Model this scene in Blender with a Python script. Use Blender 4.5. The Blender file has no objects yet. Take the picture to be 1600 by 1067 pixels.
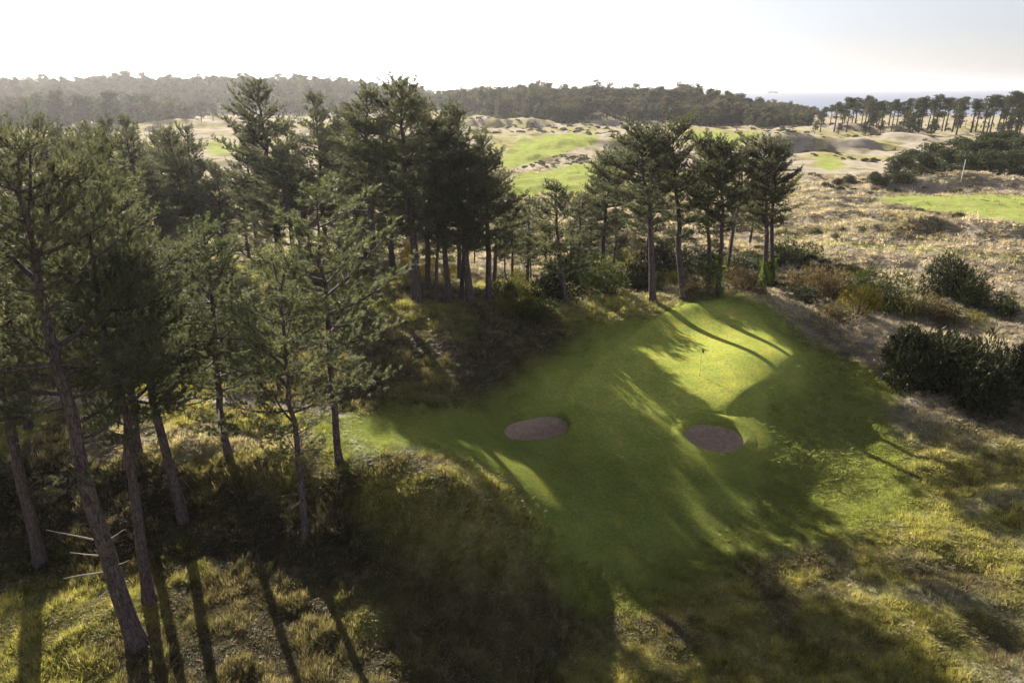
import bpy, math, random
import numpy as np
from mathutils import Vector, Matrix

# ------------------------------------------------------------------ camera, sky, sun, exposure
F, CX, CY = 1600 * 24 / 36.0, 800.0, 533.5
PITCH = math.atan((CY - 138.0) / F)
CAMZ = 20.5
CT, ST = math.cos(PITCH), math.sin(PITCH)
SUN_EL = math.radians(22.5)
SUN_AZ = math.atan2(-0.50, 0.866)            # from +Y towards +X (negative: left of the view)
SUN_DIR = Vector((math.sin(SUN_AZ) * math.cos(SUN_EL), math.cos(SUN_AZ) * math.cos(SUN_EL), math.sin(SUN_EL)))

sc = bpy.context.scene
COL = sc.collection
cam_d = bpy.data.cameras.new('camera')
cam_d.lens = 24; cam_d.sensor_width = 36; cam_d.clip_start = 0.3; cam_d.clip_end = 60000
cam = bpy.data.objects.new('camera', cam_d); COL.objects.link(cam)
cam.location = (0, 0, CAMZ); cam.rotation_euler = (math.pi / 2 - PITCH, 0, 0)
sc.camera = cam

world = bpy.data.worlds.new('World'); sc.world = world; world.use_nodes = True
wn = world.node_tree.nodes; wl = world.node_tree.links
sky = wn.new('ShaderNodeTexSky'); sky.sky_type = 'NISHITA'; sky.sun_disc = False
sky.sun_elevation = SUN_EL; sky.sun_rotation = SUN_AZ
sky.altitude = 0; sky.air_density = 1.0; sky.dust_density = 0.7; sky.ozone_density = 4.0
bg = wn['Background']; bg.inputs['Strength'].default_value = 0.05
hs = wn.new('ShaderNodeHueSaturation'); hs.inputs['Saturation'].default_value = .45          # thin white autumn haze
wl.new(sky.outputs['Color'], hs.inputs['Color'])
tn = wn.new('ShaderNodeMix'); tn.data_type = 'RGBA'; tn.blend_type = 'MULTIPLY'; tn.inputs['Factor'].default_value = 1; tn.inputs[7].default_value = (1.04, .985, 1.03, 1)
wl.new(hs.outputs['Color'], tn.inputs[6]); wl.new(tn.outputs[2], bg.inputs['Color'])

sun_d = bpy.data.lights.new('sun', 'SUN'); sun_d.energy = 5.0; sun_d.angle = math.radians(0.6)
sun_d.color = (1.0, 0.92, 0.81)
sun = bpy.data.objects.new('sun', sun_d); COL.objects.link(sun)
sun.rotation_euler = SUN_DIR.to_track_quat('Z', 'Y').to_euler()
sun.location = (-30, 60, 60)

sc.view_settings.view_transform = 'Standard'; sc.view_settings.look = 'None'
sc.view_settings.exposure = 1.48; sc.view_settings.gamma = 1.0
try: sc.view_settings.use_curve_mapping = False
except Exception: pass
sc.render.engine = 'CYCLES'
sc.cycles.use_denoising = True
sc.cycles.max_bounces = 4; sc.cycles.diffuse_bounces = 1; sc.cycles.transmission_bounces = 3
sc.cycles.use_adaptive_sampling = True; sc.cycles.adaptive_threshold = .025
sc.cycles.volume_bounces = 0; sc.cycles.transparent_max_bounces = 8

RNG = np.random.default_rng(7)

# ------------------------------------------------------------------ helpers: pixels, noise
def ray(px, py):
    u = (px - CX) / F; v = (CY - py) / F
    return np.array([u, CT + v * ST, -ST + v * CT])
def at_z(px, py, z):
    d = ray(px, py); t = (z - CAMZ) / d[2]
    return np.array([d[0] * t, d[1] * t, z])
def at_y(px, py, y):
    d = ray(px, py); t = y / d[1]
    return np.array([d[0] * t, y, CAMZ + d[2] * t])

def _hash(ix, iy, seed):
    n = (ix.astype(np.int64) * 374761393 + iy.astype(np.int64) * 668265263 + seed * 974634777) & 0x7fffffff
    n = ((n ^ (n >> 13)) * 1274126177) & 0x7fffffff
    n = (n ^ (n >> 16)) & 0xffff
    return n / 65535.0
def vnoise(x, y, seed=0):
    x = np.asarray(x, float); y = np.asarray(y, float)
    ix = np.floor(x); iy = np.floor(y); fx = x - ix; fy = y - iy
    fx = fx * fx * (3 - 2 * fx); fy = fy * fy * (3 - 2 * fy)
    a = _hash(ix, iy, seed); b = _hash(ix + 1, iy, seed); c = _hash(ix, iy + 1, seed); d = _hash(ix + 1, iy + 1, seed)
    return (a * (1 - fx) + b * fx) * (1 - fy) + (c * (1 - fx) + d * fx) * fy * 1.0
def fbm(x, y, seed=0, octs=4):
    s = 0; a = 0.5; t = 0
    for o in range(octs):
        s = s + a * vnoise(x * 2 ** o + 17.3 * o, y * 2 ** o - 9.1 * o, seed + o); t += a; a *= 0.5
    return s / t
def sstep(a, b, x):
    t = np.clip((x - a) / (b - a), 0, 1); return t * t * (3 - 2 * t)

# ------------------------------------------------------------------ terrain height
# control points: pixel and the height read from tree sizes, the flagstick and the slopes
CTRL = [
 # putting green and its surround
 (1093,587,0.0),(1020,560,0.35),(1150,540,0.35),(1060,510,0.7),(1000,530,0.6),(1130,505,0.9),(1200,540,0.6),(1235,565,0.4),
 (960,575,0.3),(900,600,0.25),(1000,610,-.25),(1080,640,-.6),(1160,610,-.1),(1180,640,-.6),
 (1060,484,1.7),(1125,468,2.5),(1180,480,2.2),(975,510,1.3),(1000,500,1.6),
 (1290,560,-.9),(1290,620,-1.8),(1260,660,-2.1),(1330,690,-2.7),(1240,520,.3),(1300,510,.4),
 # bunkers, approach
 (838,640,-.6),(838,690,-1.2),(780,660,-.3),(900,650,-.9),(1115,645,-.9),(1060,680,-1.6),(1115,710,-1.7),(1200,705,-1.6),(1235,770,-3.3),(1180,770,-3.2),
 (960,690,-1.5),(980,760,-2.2),(1060,800,-2.9),(940,840,-3.0),(1000,900,-3.5),(900,940,-3.4),(960,1000,-3.7),(880,1060,-3.6),
 # right rough
 (1400,640,-2.1),(1400,740,-2.9),(1340,790,-3.0),(1345,805,-2.6),(1450,850,-2.6),(1560,780,-2.0),(1560,900,-2.3),(1350,900,-3.2),(1450,980,-2.6),(1580,1040,-2.2),(1250,980,-3.2),(1150,900,-3.3),(1150,1040,-3.3),(1050,1060,-3.5),
 (1500,680,-2.0),(1590,640,-1.8),(1450,580,-1.6),(1380,500,-.8),(1560,500,-1.2),(1450,440,-.9),(1590,440,-1.0),(1300,430,-.9),(1220,470,.6),
 # bank and ridge left of the green
 (590,476,4.7),(650,474,4.5),(720,474,4.2),(790,480,3.7),(860,490,2.9),(920,500,2.1),(640,530,4.1),(720,540,3.5),(800,540,2.6),(870,560,1.3),
 (600,580,3.6),(700,600,2.5),(780,600,1.4),(850,610,.4),(620,640,2.6),(700,650,1.6),(760,690,.5),
 (540,560,4.2),(520,620,3.5),
 # path, sunlit terrace, mound
 (560,660,2.9),(620,690,2.4),(700,700,1.5),(400,640,3.5),(250,630,3.6),(80,620,3.8),(0,600,4.0),
 (480,690,3.4),(350,690,3.7),(220,690,3.8),(80,700,3.8),(520,722,3.3),(380,712,3.65),
 (640,725,2.5),(720,745,2.0),(660,770,2.2),(780,800,.5),(720,830,.8),(600,800,1.5),(850,860,-1.7),(800,900,-1.6),(880,800,-1.4),(820,740,-.5),
 (300,800,2.0),(200,800,2.1),(80,800,2.3),(420,800,1.8),(520,810,1.5),(500,870,1.0),(350,880,1.3),(200,880,1.4),(40,880,1.5),
 (560,940,.3),(640,950,-.2),(700,900,.1),(450,980,.8),(300,1000,1.1),(150,1000,1.2),(30,1000,1.3),(600,1050,-.2),(740,1040,-1.5),(400,1060,.9),(150,1060,1.1),
]
cx = [at_z(*c) for c in CTRL]
# ground hidden behind the ridge, behind the green and off the frame (world metres)
cx += [np.array(p) for p in [(-6,62,3.5),(0,64,2.5),(-14,60,4.2),(6,72,.2),(12,74,-.4),(20,74,.0),(27,74,-.4),(-2,75,1.0),(-10,80,1.5),(-25,70,3),
       (10,90,-.6),(25,92,-.5),(45,95,-.6),(-25,100,.5),(0,110,0),(30,120,0),(70,110,-.4),(60,80,-.8),(-45,60,3.5),(-45,30,3.8),(-40,15,3),(-60,100,1),
       (-30,45,4.0),(-20,50,4.2),(-15,45,4.2),(-25,8,1.2),(0,4,-3),(25,5,-3),(45,10,-2),(50,40,-1.5),(70,60,-1),(100,135,-.3),(0,140,-.2),(-60,140,0),(60,140,-.2),(0,-20,-2),(50,-20,-2),(-50,-20,1),(75,20,-1.2)]]
CP = np.array(cx)
def _phi(r2): return 0.5 * r2 * np.log(r2 + 1e-9)
_n = len(CP)
_d2 = ((CP[:, None, :2] - CP[None, :, :2]) ** 2).sum(-1)
_A = np.zeros((_n + 3, _n + 3))
_A[:_n, :_n] = _phi(_d2) + np.eye(_n) * 6.0
_A[:_n, _n] = 1; _A[:_n, _n + 1:] = CP[:, :2]; _A[_n, :_n] = 1; _A[_n + 1:, :_n] = CP[:, :2].T
_W = np.linalg.solve(_A, np.concatenate([CP[:, 2], [0, 0, 0]]))
def tps(x, y):
    x = np.clip(np.asarray(x, float), -62, 95).ravel(); y = np.clip(np.asarray(y, float), -20, 140).ravel()
    out = np.empty(len(x))
    for i in range(0, len(x), 20000):
        X = x[i:i + 20000]; Y = y[i:i + 20000]
        r2 = (X[:, None] - CP[None, :, 0]) ** 2 + (Y[:, None] - CP[None, :, 1]) ** 2
        out[i:i + 20000] = _phi(r2) @ _W[:_n] + _W[_n] + X * _W[_n + 1] + Y * _W[_n + 2]
    return out

def gz(px, py, z=0.0): return at_z(px, py, z)[:2]
# single dune mounds beyond the green: centre pixel, radii in metres, height, turn
MOUNDS = []
for px, py, z, rx, ry, h, a in [(1505,374,-.3,11,3.2,2.5,-.16),(1445,376,-.3,6,2.8,1.3,.1),(1590,386,-.3,8,3.2,2.2,-.2),(1305,328,-.2,5,2.2,1.3,0),(1372,326,-.2,5,2.2,1.2,.1),
        (1480,297,0,14,4,2.6,.05),(1580,300,0,13,4.5,2.0,0),(1330,345,0,14,3.5,.7,.1),(1255,235,0,24,7,4.6,0),(1330,238,0,18,5,2.8,.1),(1180,232,0,18,7,3.2,0),
        (930,232,0,28,12,4.2,.4),(1000,222,0,32,11,3.6,0),(790,203,0,28,10,4.4,0),(720,210,0,38,10,3.4,0),(850,250,0,14,4,.7,0),(890,238,0,12,4.5,1.2,.2),
        (880,284,0,12,3,.8,.1),(650,225,0,40,10,2.8,0),(300,205,0,60,12,3.8,0),(1400,225,0,28,9,2.8,.2),(1345,212,0,38,11,3.4,0)]:
    c = gz(px, py, z); MOUNDS.append((c[0], c[1], rx, ry, h, a))
c = gz(672, 786, 1.9); MOUNDS.append((c[0], c[1], 4.4, 2.8, 1.35, -.5))
BUNKERS = []
def height(x, y):
    x = np.asarray(x, float); y = np.asarray(y, float); sh = x.shape
    x = x.ravel(); y = y.ravel()
    h = tps(x, y)
    d = np.sqrt(x * x * .5 + y * y)
    far = np.maximum(sstep(105, 150, y), np.maximum(sstep(70, 100, x), sstep(45, 70, -x)))
    h = h * (1 - far)
    hum = sstep(80, 105, d)
    wx = x + 6 * (fbm(x / 18, y / 18, 31, 2) - .5); wy = y + 6 * (fbm(x / 18, y / 18, 41, 2) - .5)
    ridge = 1 - np.abs(2 * fbm(wx / 34, wy / 26, 5, 3) - 1) * 2.2
    h = h + hum * (1.0 * (fbm(wx / 13, wy / 10, 77, 3) - .5) * 2.2 + 1.3 * np.clip(ridge, -.6, 1) + 1.2 * (fbm(x / 60, y / 60, 11, 3) - .5)) * (0.8 + .75 * sstep(180, 320, d))
    for mx, my, rx, ry, mh, a in MOUNDS:
        ca, sa = math.cos(a), math.sin(a)
        dx = (x - mx) * ca + (y - my) * sa; dy = -(x - mx) * sa + (y - my) * ca
        q = (dx / rx) ** 2 + (dy / ry) ** 2
        m = q < 6
        if m.any():
            w = 1 + .5 * (fbm(x[m] / 4, y[m] / 4, 71, 2) - .5)
            h[m] += mh * np.exp(-q[m] * 1.1 * w)
    # wooded hills towards the sea
    def hill(cxx, cyy, rx, ry, hh): return hh * np.exp(-(((x - cxx) / rx) ** 2 + ((y - cyy) / ry) ** 2))
    h = h + hill(80, 500, 95, 75, 8.2) + hill(-10, 520, 60, 70, 4.0) + hill(-400, 690, 290, 110, 16) + hill(-150, 700, 160, 90, 7.0) + hill(330, 560, 120, 90, -2)
    cy_ = 880 - 290 * sstep(120, 260, x); coast = sstep(cy_, cy_ + 70, y)
    h = h * (1 - coast) - 9 * coast
    return h.reshape(sh)

_T = np.geomspace(9, 1500, 1800)
def hit(px, py):
    d = ray(px, py); P = d[None, :] * _T[:, None]; P[:, 2] += CAMZ
    g = height(P[:, 0], P[:, 1]); k = np.argmax(P[:, 2] < g)
    if k == 0: return at_z(px, py, 0)
    a = P[k - 1, 2] - g[k - 1]; b = g[k] - P[k, 2]; f = a / (a + b)
    p = P[k - 1] * (1 - f) + P[k] * f
    return p

# ------------------------------------------------------------------ zones (outlines on the ground)
def smooth_poly(pts, n=6):
    pts = np.array(pts); N = len(pts); out = []
    for i in range(N):
        p0, p1, p2, p3 = pts[i - 1], pts[i], pts[(i + 1) % N], pts[(i + 2) % N]
        for k in range(n):
            t = k / n
            out.append(.5 * ((2 * p1) + (-p0 + p2) * t + (2 * p0 - 5 * p1 + 4 * p2 - p3) * t * t + (-p0 + 3 * p1 - 3 * p2 + p3) * t ** 3))
    return np.array(out)
def poly_px(pp, n=6): return smooth_poly([hit(*p)[:2] for p in pp], n)
def sdist(poly, x, y):
    """signed distance, positive inside"""
    x = x.ravel(); y = y.ravel()
    lo = poly.min(0) - 6; hi = poly.max(0) + 6
    out = np.full(len(x), -6.0)
    m = (x > lo[0]) & (x < hi[0]) & (y > lo[1]) & (y < hi[1])
    if not m.any(): return out
    X = x[m]; Y = y[m]; best = np.full(len(X), 1e9); ins = np.zeros(len(X), bool)
    for i in range(len(poly)):
        a = poly[i - 1]; b = poly[i]; e = b - a; L = e @ e + 1e-12
        t = np.clip(((X - a[0]) * e[0] + (Y - a[1]) * e[1]) / L, 0, 1)
        best = np.minimum(best, (X - a[0] - t * e[0]) ** 2 + (Y - a[1] - t * e[1]) ** 2)
        c = ((a[1] > Y) != (b[1] > Y)) & (X < (b[0] - a[0]) * (Y - a[1]) / (b[1] - a[1] + 1e-12) + a[0])
        ins ^= c
    s = np.sqrt(best); s[~ins] *= -1
    out[m] = s
    return out

Z_GREEN = poly_px([(905,590),(960,545),(1010,506),(1060,490),(1120,484),(1180,510),(1237,556),(1225,585),(1180,612),(1120,640),(1050,650),(960,645),(890,625)])
Z_FAIR = poly_px([(760,640),(870,575),(960,520),(1060,478),(1140,470),(1200,500),(1262,560),(1250,600),(1200,640),(1215,700),(1190,730),(1150,800),(1080,850),(1010,885),(930,885),(880,840),(800,750),(700,700),(560,690),(540,650),(640,650)])
Z_SEMI = poly_px([(1160,470),(1200,480),(1270,540),(1400,600),(1390,660),(1420,720),(1420,800),(1330,830),(1250,850),(1150,880),(1080,930),(990,965),(900,955),(860,880),(800,740),(540,715),(520,650),(700,640),(860,560),(960,512),(1090,470)])
Z_FAR = [poly_px(p, 4) for p in [
    [(1370,313),(1450,306),(1600,306),(1750,310),(1750,372),(1600,357),(1520,338),(1430,326)],
    [(760,300),(800,277),(870,262),(945,250),(960,268),(930,290),(860,302)],
    [(800,232),(840,214),(920,212),(935,220),(890,236),(850,248),(810,262),(780,262)],
    [(1274,250),(1300,246),(1318,254),(1310,264),(1285,264)],
    [(320,222),(352,220),(365,236),(350,244),(325,240)],
    [(1080,213),(1130,208),(1190,206),(1180,216),(1110,222)]]]
Z_LITTER_SHADE = poly_px([(-80,735),(120,738),(330,735),(440,742),(540,752),(640,830),(600,880),(500,890),(350,895),(150,905),(-80,920)], 3)
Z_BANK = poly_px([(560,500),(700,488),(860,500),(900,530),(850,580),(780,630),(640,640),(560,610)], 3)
Z_TERR = poly_px([(150,668),(300,664),(450,672),(560,682),(545,700),(450,708),(330,712),(150,712)], 3)
Z_MOUND = poly_px([(575,800),(615,750),(720,730),(820,765),(880,850),(800,900),(690,880),(610,850)], 3)
Z_PATH = poly_px([(-60,622),(80,618),(200,620),(320,622),(430,628),(530,640),(530,648),(430,640),(320,634),(200,632),(80,630),(-60,634)], 3)
Z_TRACK = poly_px([(1225,362),(1300,376),(1400,384),(1500,392),(1600,398),(1700,402),(1700,412),(1600,408),(1500,402),(1400,394),(1300,385),(1225,372)], 3)

BUNK_PX = [
    [(790,668),(800,655),(820,648),(845,643),(870,645),(884,655),(887,668),(872,680),(845,685),(815,686),(797,682)],
    [(1072,676),(1078,662),(1095,655),(1118,656),(1140,662),(1155,675),(1162,688),(1148,702),(1125,704),(1098,698),(1080,690)]]
BUNKERS = [poly_px(p, 5) for p in BUNK_PX]
BUNKERS = [b.mean(0) + (b - b.mean(0)) * 1.07 for b in BUNKERS]
_h0 = height
def height(x, y):
    x = np.asarray(x, float); y = np.asarray(y, float); sh = x.shape
    h = _h0(x, y).ravel()
    X = x.ravel(); Y = y.ravel()
    for b in BUNKERS:
        s = sdist(b, X, Y)
        h = h - 1.9 * sstep(-.5, .3, s)
    h = h + .55 * sstep(-1.3, .1, sdist(Z_GREEN, X, Y)) * sstep(12, 18, X)
    # uneven rough, smooth where it is mown
    d = np.sqrt(X * X * .5 + Y * Y)
    m = sstep(-.6, .5, np.maximum(sdist(Z_FAIR, X, Y), -6))
    rough = (fbm(X / 2.6, Y / 2.6, 91, 3) - .5) * .95 + (fbm(X / 8, Y / 8, 95, 2) - .5) * .8 + (vnoise(X / .8, Y / .8, 97) - .5) * .07
    h = h + rough * (1 - m) * (1 - .6 * sstep(-.6, .5, sdist(Z_SEMI, X, Y)))
    return h.reshape(sh)

def zones(x, y):
    x = np.asarray(x, float).ravel(); y = np.asarray(y, float).ravel()
    wob = (fbm(x / 1.6, y / 1.6, 201, 3) - .5) * 1.6
    d = np.sqrt(x * x * .5 + y * y)
    z = {}
    z['green'] = sstep(-.12, .12, sdist(Z_GREEN, x, y))
    z['collar'] = sstep(-7, -.5, sdist(Z_GREEN, x, y) + wob * .8)
    z['fair'] = sstep(-1.1, .9, sdist(Z_FAIR, x, y) + wob * .9)
    far = np.zeros(len(x))
    for p in Z_FAR: far = np.maximum(far, sstep(-1.2, 1.2, sdist(p, x, y) + wob))
    z['farfair'] = far
    z['semi'] = sstep(-1.4, 1.0, sdist(Z_SEMI, x, y) + wob * 1.2)
    z['path'] = sstep(-.3, .25, sdist(Z_PATH, x, y) + wob * .3)
    z['track'] = sstep(-.8, .8, sdist(Z_TRACK, x, y) + wob)
    sand = np.zeros(len(x))
    for b in BUNKERS: sand = np.maximum(sand, sstep(-.02, .02, sdist(b, x, y)))
    z['sand'] = sand
    # dry straw on the dunes beyond and to the right, brown heath on the banks
    st = np.maximum(sstep(52, 74, y + .35 * (x - 18) + 14 * (fbm(x / 9, y / 9, 211, 3) - .5)), sstep(26, 33, x + .30 * (y - 40) + 8 * (fbm(x / 5, y / 5, 215, 3) - .5)) * sstep(37, 46, y))
    z['straw'] = st
    z['straw'] = np.maximum(st, .7 * sstep(-.6, .8, sdist(Z_TERR, x, y) + wob))
    z['litter_shade'] = np.maximum(sstep(-1.2, 1.2, sdist(Z_LITTER_SHADE, x, y) + wob * 2.0) * .85, sstep(-1.5, 1.5, sdist(Z_BANK, x, y) + wob * 2.0) * .45)  # needle litter on slope and bank, darkened to paint in their shade
    z['heath'] = sstep(.46, .60, fbm(x / 5.5, y / 5.5, 221, 4) - .13 * sstep(15, 20, x) * sstep(50, 42, y))
    return z
C = lambda *a: np.array(a, float)
PAL = dict(green=C(.310,.335,.080), collar=C(.250,.278,.066), fair=C(.150,.172,.043), semi=C(.198,.215,.053), farfair=C(.235,.262,.088), path=C(.29,.25,.24), track=C(.35,.33,.19), litter_shade=C(.058,.047,.035),
           olive=C(.265,.246,.084), heath=C(.098,.078,.056), straw=C(.365,.312,.280), sand=C(.25,.19,.17), pale=C(.30,.285,.24))
def colour(x, y):
    z = zones(x, y); n = len(z['green'])
    x = np.asarray(x, float).ravel(); y = np.asarray(y, float).ravel()
    def mix(c, k, w): return c * (1 - w[:, None]) + PAL[k][None, :] * w[:, None]
    c = np.repeat(PAL['olive'][None, :], n, 0)
    c = mix(c, 'heath', z['heath'] * .85)
    gr = sstep(.50, .66, fbm(x / 4, y / 4, 231, 3)) * sstep(-4, 4, x - 16)
    c = mix(c, 'pale', gr * .6)
    c = mix(c, 'straw', z['straw'] * (1 - .75 * z['heath'] * sstep(.3, .55, fbm(x / 14, y / 14, 241, 3))))
    gl = sstep(.52, .68, fbm(x / 22, y / 14, 251, 3)) * sstep(75, 110, y)
    c = mix(c, 'olive', gl * .7)
    c = mix(c, 'litter_shade', z['litter_shade'])
    c = mix(c, 'olive', .6 * sstep(-1.5, 1.0, sdist(Z_MOUND, x, y)))  # mound colour lightened to olive, standing in for sun on its top
    c = mix(c, 'semi', z['semi']); c = mix(c, 'fair', z['fair']); c = mix(c, 'collar', z['collar'] * np.maximum(z['fair'], .6 * z['semi'])); c = mix(c, 'farfair', z['farfair'])
    c = mix(c, 'green', z['green']); c = mix(c, 'path', z['path'] * .9); c = mix(c, 'track', z['track'] * .8)
    return c, z

# ------------------------------------------------------------------ materials
def mat(name, build):
    m = bpy.data.materials.new(name); m.use_nodes = True
    nt = m.node_tree; nt.nodes.clear()
    out = nt.nodes.new('ShaderNodeOutputMaterial')
    build(nt, out); return m
def N(nt, t, **kw):
    n = nt.nodes.new(t)
    for k, v in kw.items():
        if hasattr(n, k): setattr(n, k, v)
        else: n.inputs[k].default_value = v
    return n
def L(nt, a, b): nt.links.new(a, b)
def noise(nt, scale, detail=4, vec=None, rough=.55):
    n = N(nt, 'ShaderNodeTexNoise'); n.inputs['Scale'].default_value = scale; n.inputs['Detail'].default_value = detail; n.inputs['Roughness'].default_value = rough
    if vec is not None: L(nt, vec, n.inputs['Vector'])
    return n
def ramp(nt, fac, stops):
    r = N(nt, 'ShaderNodeValToRGB'); e = r.color_ramp.elements
    while len(e) < len(stops): e.new(.5)
    for i, (p, c) in enumerate(stops): e[i].position = p; e[i].color = (*c, 1) if len(c) == 3 else c
    L(nt, fac, r.inputs['Fac']); return r
def mul(nt, a, b, fac=1.0, mode='MULTIPLY'):
    m = N(nt, 'ShaderNodeMix', data_type='RGBA', blend_type=mode); m.inputs['Factor'].default_value = fac
    for s, v in ((6, a), (7, b)):
        if hasattr(v, 'is_linked') or hasattr(v, 'links'): L(nt, v, m.inputs[s])
        else: m.inputs[s].default_value = (*v, 1)
    return m.outputs[2]

def b_ground(nt, out):
    at = N(nt, 'ShaderNodeAttribute', attribute_name='tone')
    mw = N(nt, 'ShaderNodeAttribute', attribute_name='mown')
    geo = N(nt, 'ShaderNodeNewGeometry')
    n1 = noise(nt, 3.2, 6, geo.outputs['Position'], .65); n2 = noise(nt, .35, 5, geo.outputs['Position']); n3 = noise(nt, 5.5, 7, geo.outputs['Position'], .75)
    v1 = ramp(nt, n1.outputs['Fac'], [(.25, (.68, .68, .66)), (.75, (1.2, 1.2, 1.15))])
    v2 = ramp(nt, n2.outputs['Fac'], [(.3, (.78, .8, .75)), (.7, (1.2, 1.18, 1.2))])
    v3 = ramp(nt, n3.outputs['Fac'], [(.3, (.55, .58, .55)), (.7, (1.42, 1.40, 1.3))])
    cr = mul(nt, mul(nt, at.outputs['Color'], v1.outputs['Color']), v2.outputs['Color'])
    cm = mul(nt, mul(nt, at.outputs['Color'], v3.outputs['Color']), v2.outputs['Color'], .8)
    n4 = noise(nt, .8, 4, geo.outputs['Position'], .6); v4 = ramp(nt, n4.outputs['Fac'], [(.3, (.80, .90, .88)), (.5, (1, 1, 1)), (.72, (1.28, 1.12, 1.0))])
    cm = mul(nt, cm, v4.outputs['Color'])
    mx = N(nt, 'ShaderNodeMix', data_type='RGBA'); L(nt, mw.outputs['Fac'], mx.inputs['Factor']); L(nt, cr, mx.inputs[6]); L(nt, cm, mx.inputs[7])
    inv = N(nt, 'ShaderNodeMath', operation='MULTIPLY_ADD'); L(nt, mw.outputs['Fac'], inv.inputs[0]); inv.inputs[1].default_value = -.9; inv.inputs[2].default_value = 1.0
    bp = N(nt, 'ShaderNodeBump'); bp.inputs['Distance'].default_value = .07; L(nt, inv.outputs[0], bp.inputs['Strength']); L(nt, n1.outputs['Fac'], bp.inputs['Height'])
    bp2 = N(nt, 'ShaderNodeBump'); bp2.inputs['Distance'].default_value = .05; bp2.inputs['Strength'].default_value = .7; L(nt, n3.outputs['Fac'], bp2.inputs['Height']); L(nt, bp.outputs['Normal'], bp2.inputs['Normal'])
    p = N(nt, 'ShaderNodeBsdfPrincipled'); p.inputs['Roughness'].default_value = .95; p.inputs['Specular IOR Level'].default_value = .0
    p.inputs['Sheen Weight'].default_value = .30; p.inputs['Sheen Roughness'].default_value = .35
    L(nt, mul(nt, mx.outputs[2], (2.4, 2.4, 1.7), 1.0), p.inputs['Sheen Tint'])
    L(nt, mx.outputs[2], p.inputs['Base Color']); L(nt, bp2.outputs['Normal'], p.inputs['Normal']); L(nt, p.outputs[0], out.inputs['Surface'])
M_GROUND = mat('ground', b_ground)

def b_leaf(col, trans, var=.35, instancer=False, hue=None):
    def f(nt, out):
        oi = N(nt, 'ShaderNodeObjectInfo')
        geo = N(nt, 'ShaderNodeNewGeometry')
        if instancer:
            a = N(nt, 'ShaderNodeAttribute', attribute_name='tint', attribute_type='INSTANCER'); base = a.outputs['Color']
        else:
            base = None
        isl = ramp(nt, geo.outputs['Random Per Island'], [(0, (1 - var,) * 3), (1, (1 + var, 1 + var, 1 + var * .8))])
        n = noise(nt, .9, 3, geo.outputs['Position'])
        big = ramp(nt, n.outputs['Fac'], [(.3, (.72, .74, .72)), (.7, (1.25, 1.22, 1.15))])
        c = mul(nt, mul(nt, base if base is not None else col, isl.outputs['Color']), big.outputs['Color'])
        r = ramp(nt, oi.outputs['Random'], [(0, (.85, .88, .85)), (1, (1.15, 1.1, 1.1))])
        c = mul(nt, c, r.outputs['Color'])
        p = N(nt, 'ShaderNodeBsdfPrincipled'); p.inputs['Roughness'].default_value = .55; p.inputs['Specular IOR Level'].default_value = .25
        t = N(nt, 'ShaderNodeBsdfTranslucent')
        L(nt, c, p.inputs['Base Color']); L(nt, mul(nt, c, (1.15, 1.17, .8)), t.inputs['Color'])
        m = N(nt, 'ShaderNodeMixShader'); m.inputs['Fac'].default_value = trans
        L(nt, p.outputs[0], m.inputs[1]); L(nt, t.outputs[0], m.inputs[2]); L(nt, m.outputs[0], out.inputs['Surface'])
    return f
M_NEEDLE = mat('pine_needles', b_leaf((.120, .127, .088), .48, .4))
M_NEEDLE_PALE = mat('young_pine_needles', b_leaf((.138, .155, .092), .48, .4))
M_FARLEAF = mat('distant_foliage', b_leaf((.075, .082, .04), .3, .35))
M_GRASS = mat('rough_grass', b_leaf((.2, .2, .06), .45, .35, True))
M_WOOD = mat('wood_foliage', b_leaf((.1, .1, .05), .3, .35, True))
M_COPSE = mat('copse_foliage', b_leaf((.062, .075, .034), .3, .4))
M_GORSE = mat('gorse', b_leaf((.042, .048, .018), .2, .45))
M_SHRUBG = mat('green_shrub', b_leaf((.070, .088, .032), .38, .4))
M_SHRUBY = mat('yellow_shrub', b_leaf((.30, .25, .05), .5, .4))
M_SHRUBR = mat('russet_shrub', b_leaf((.145, .108, .062), .4, .4))
M_SHRUBO = mat('olive_shrub', b_leaf((.17, .16, .05), .45, .4))
M_IVY = mat('ivy', b_leaf((.13, .22, .02), .5, .4))
M_GOLD = mat('autumn_leaf', b_leaf((.50, .30, .03), .55, .4))

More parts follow.
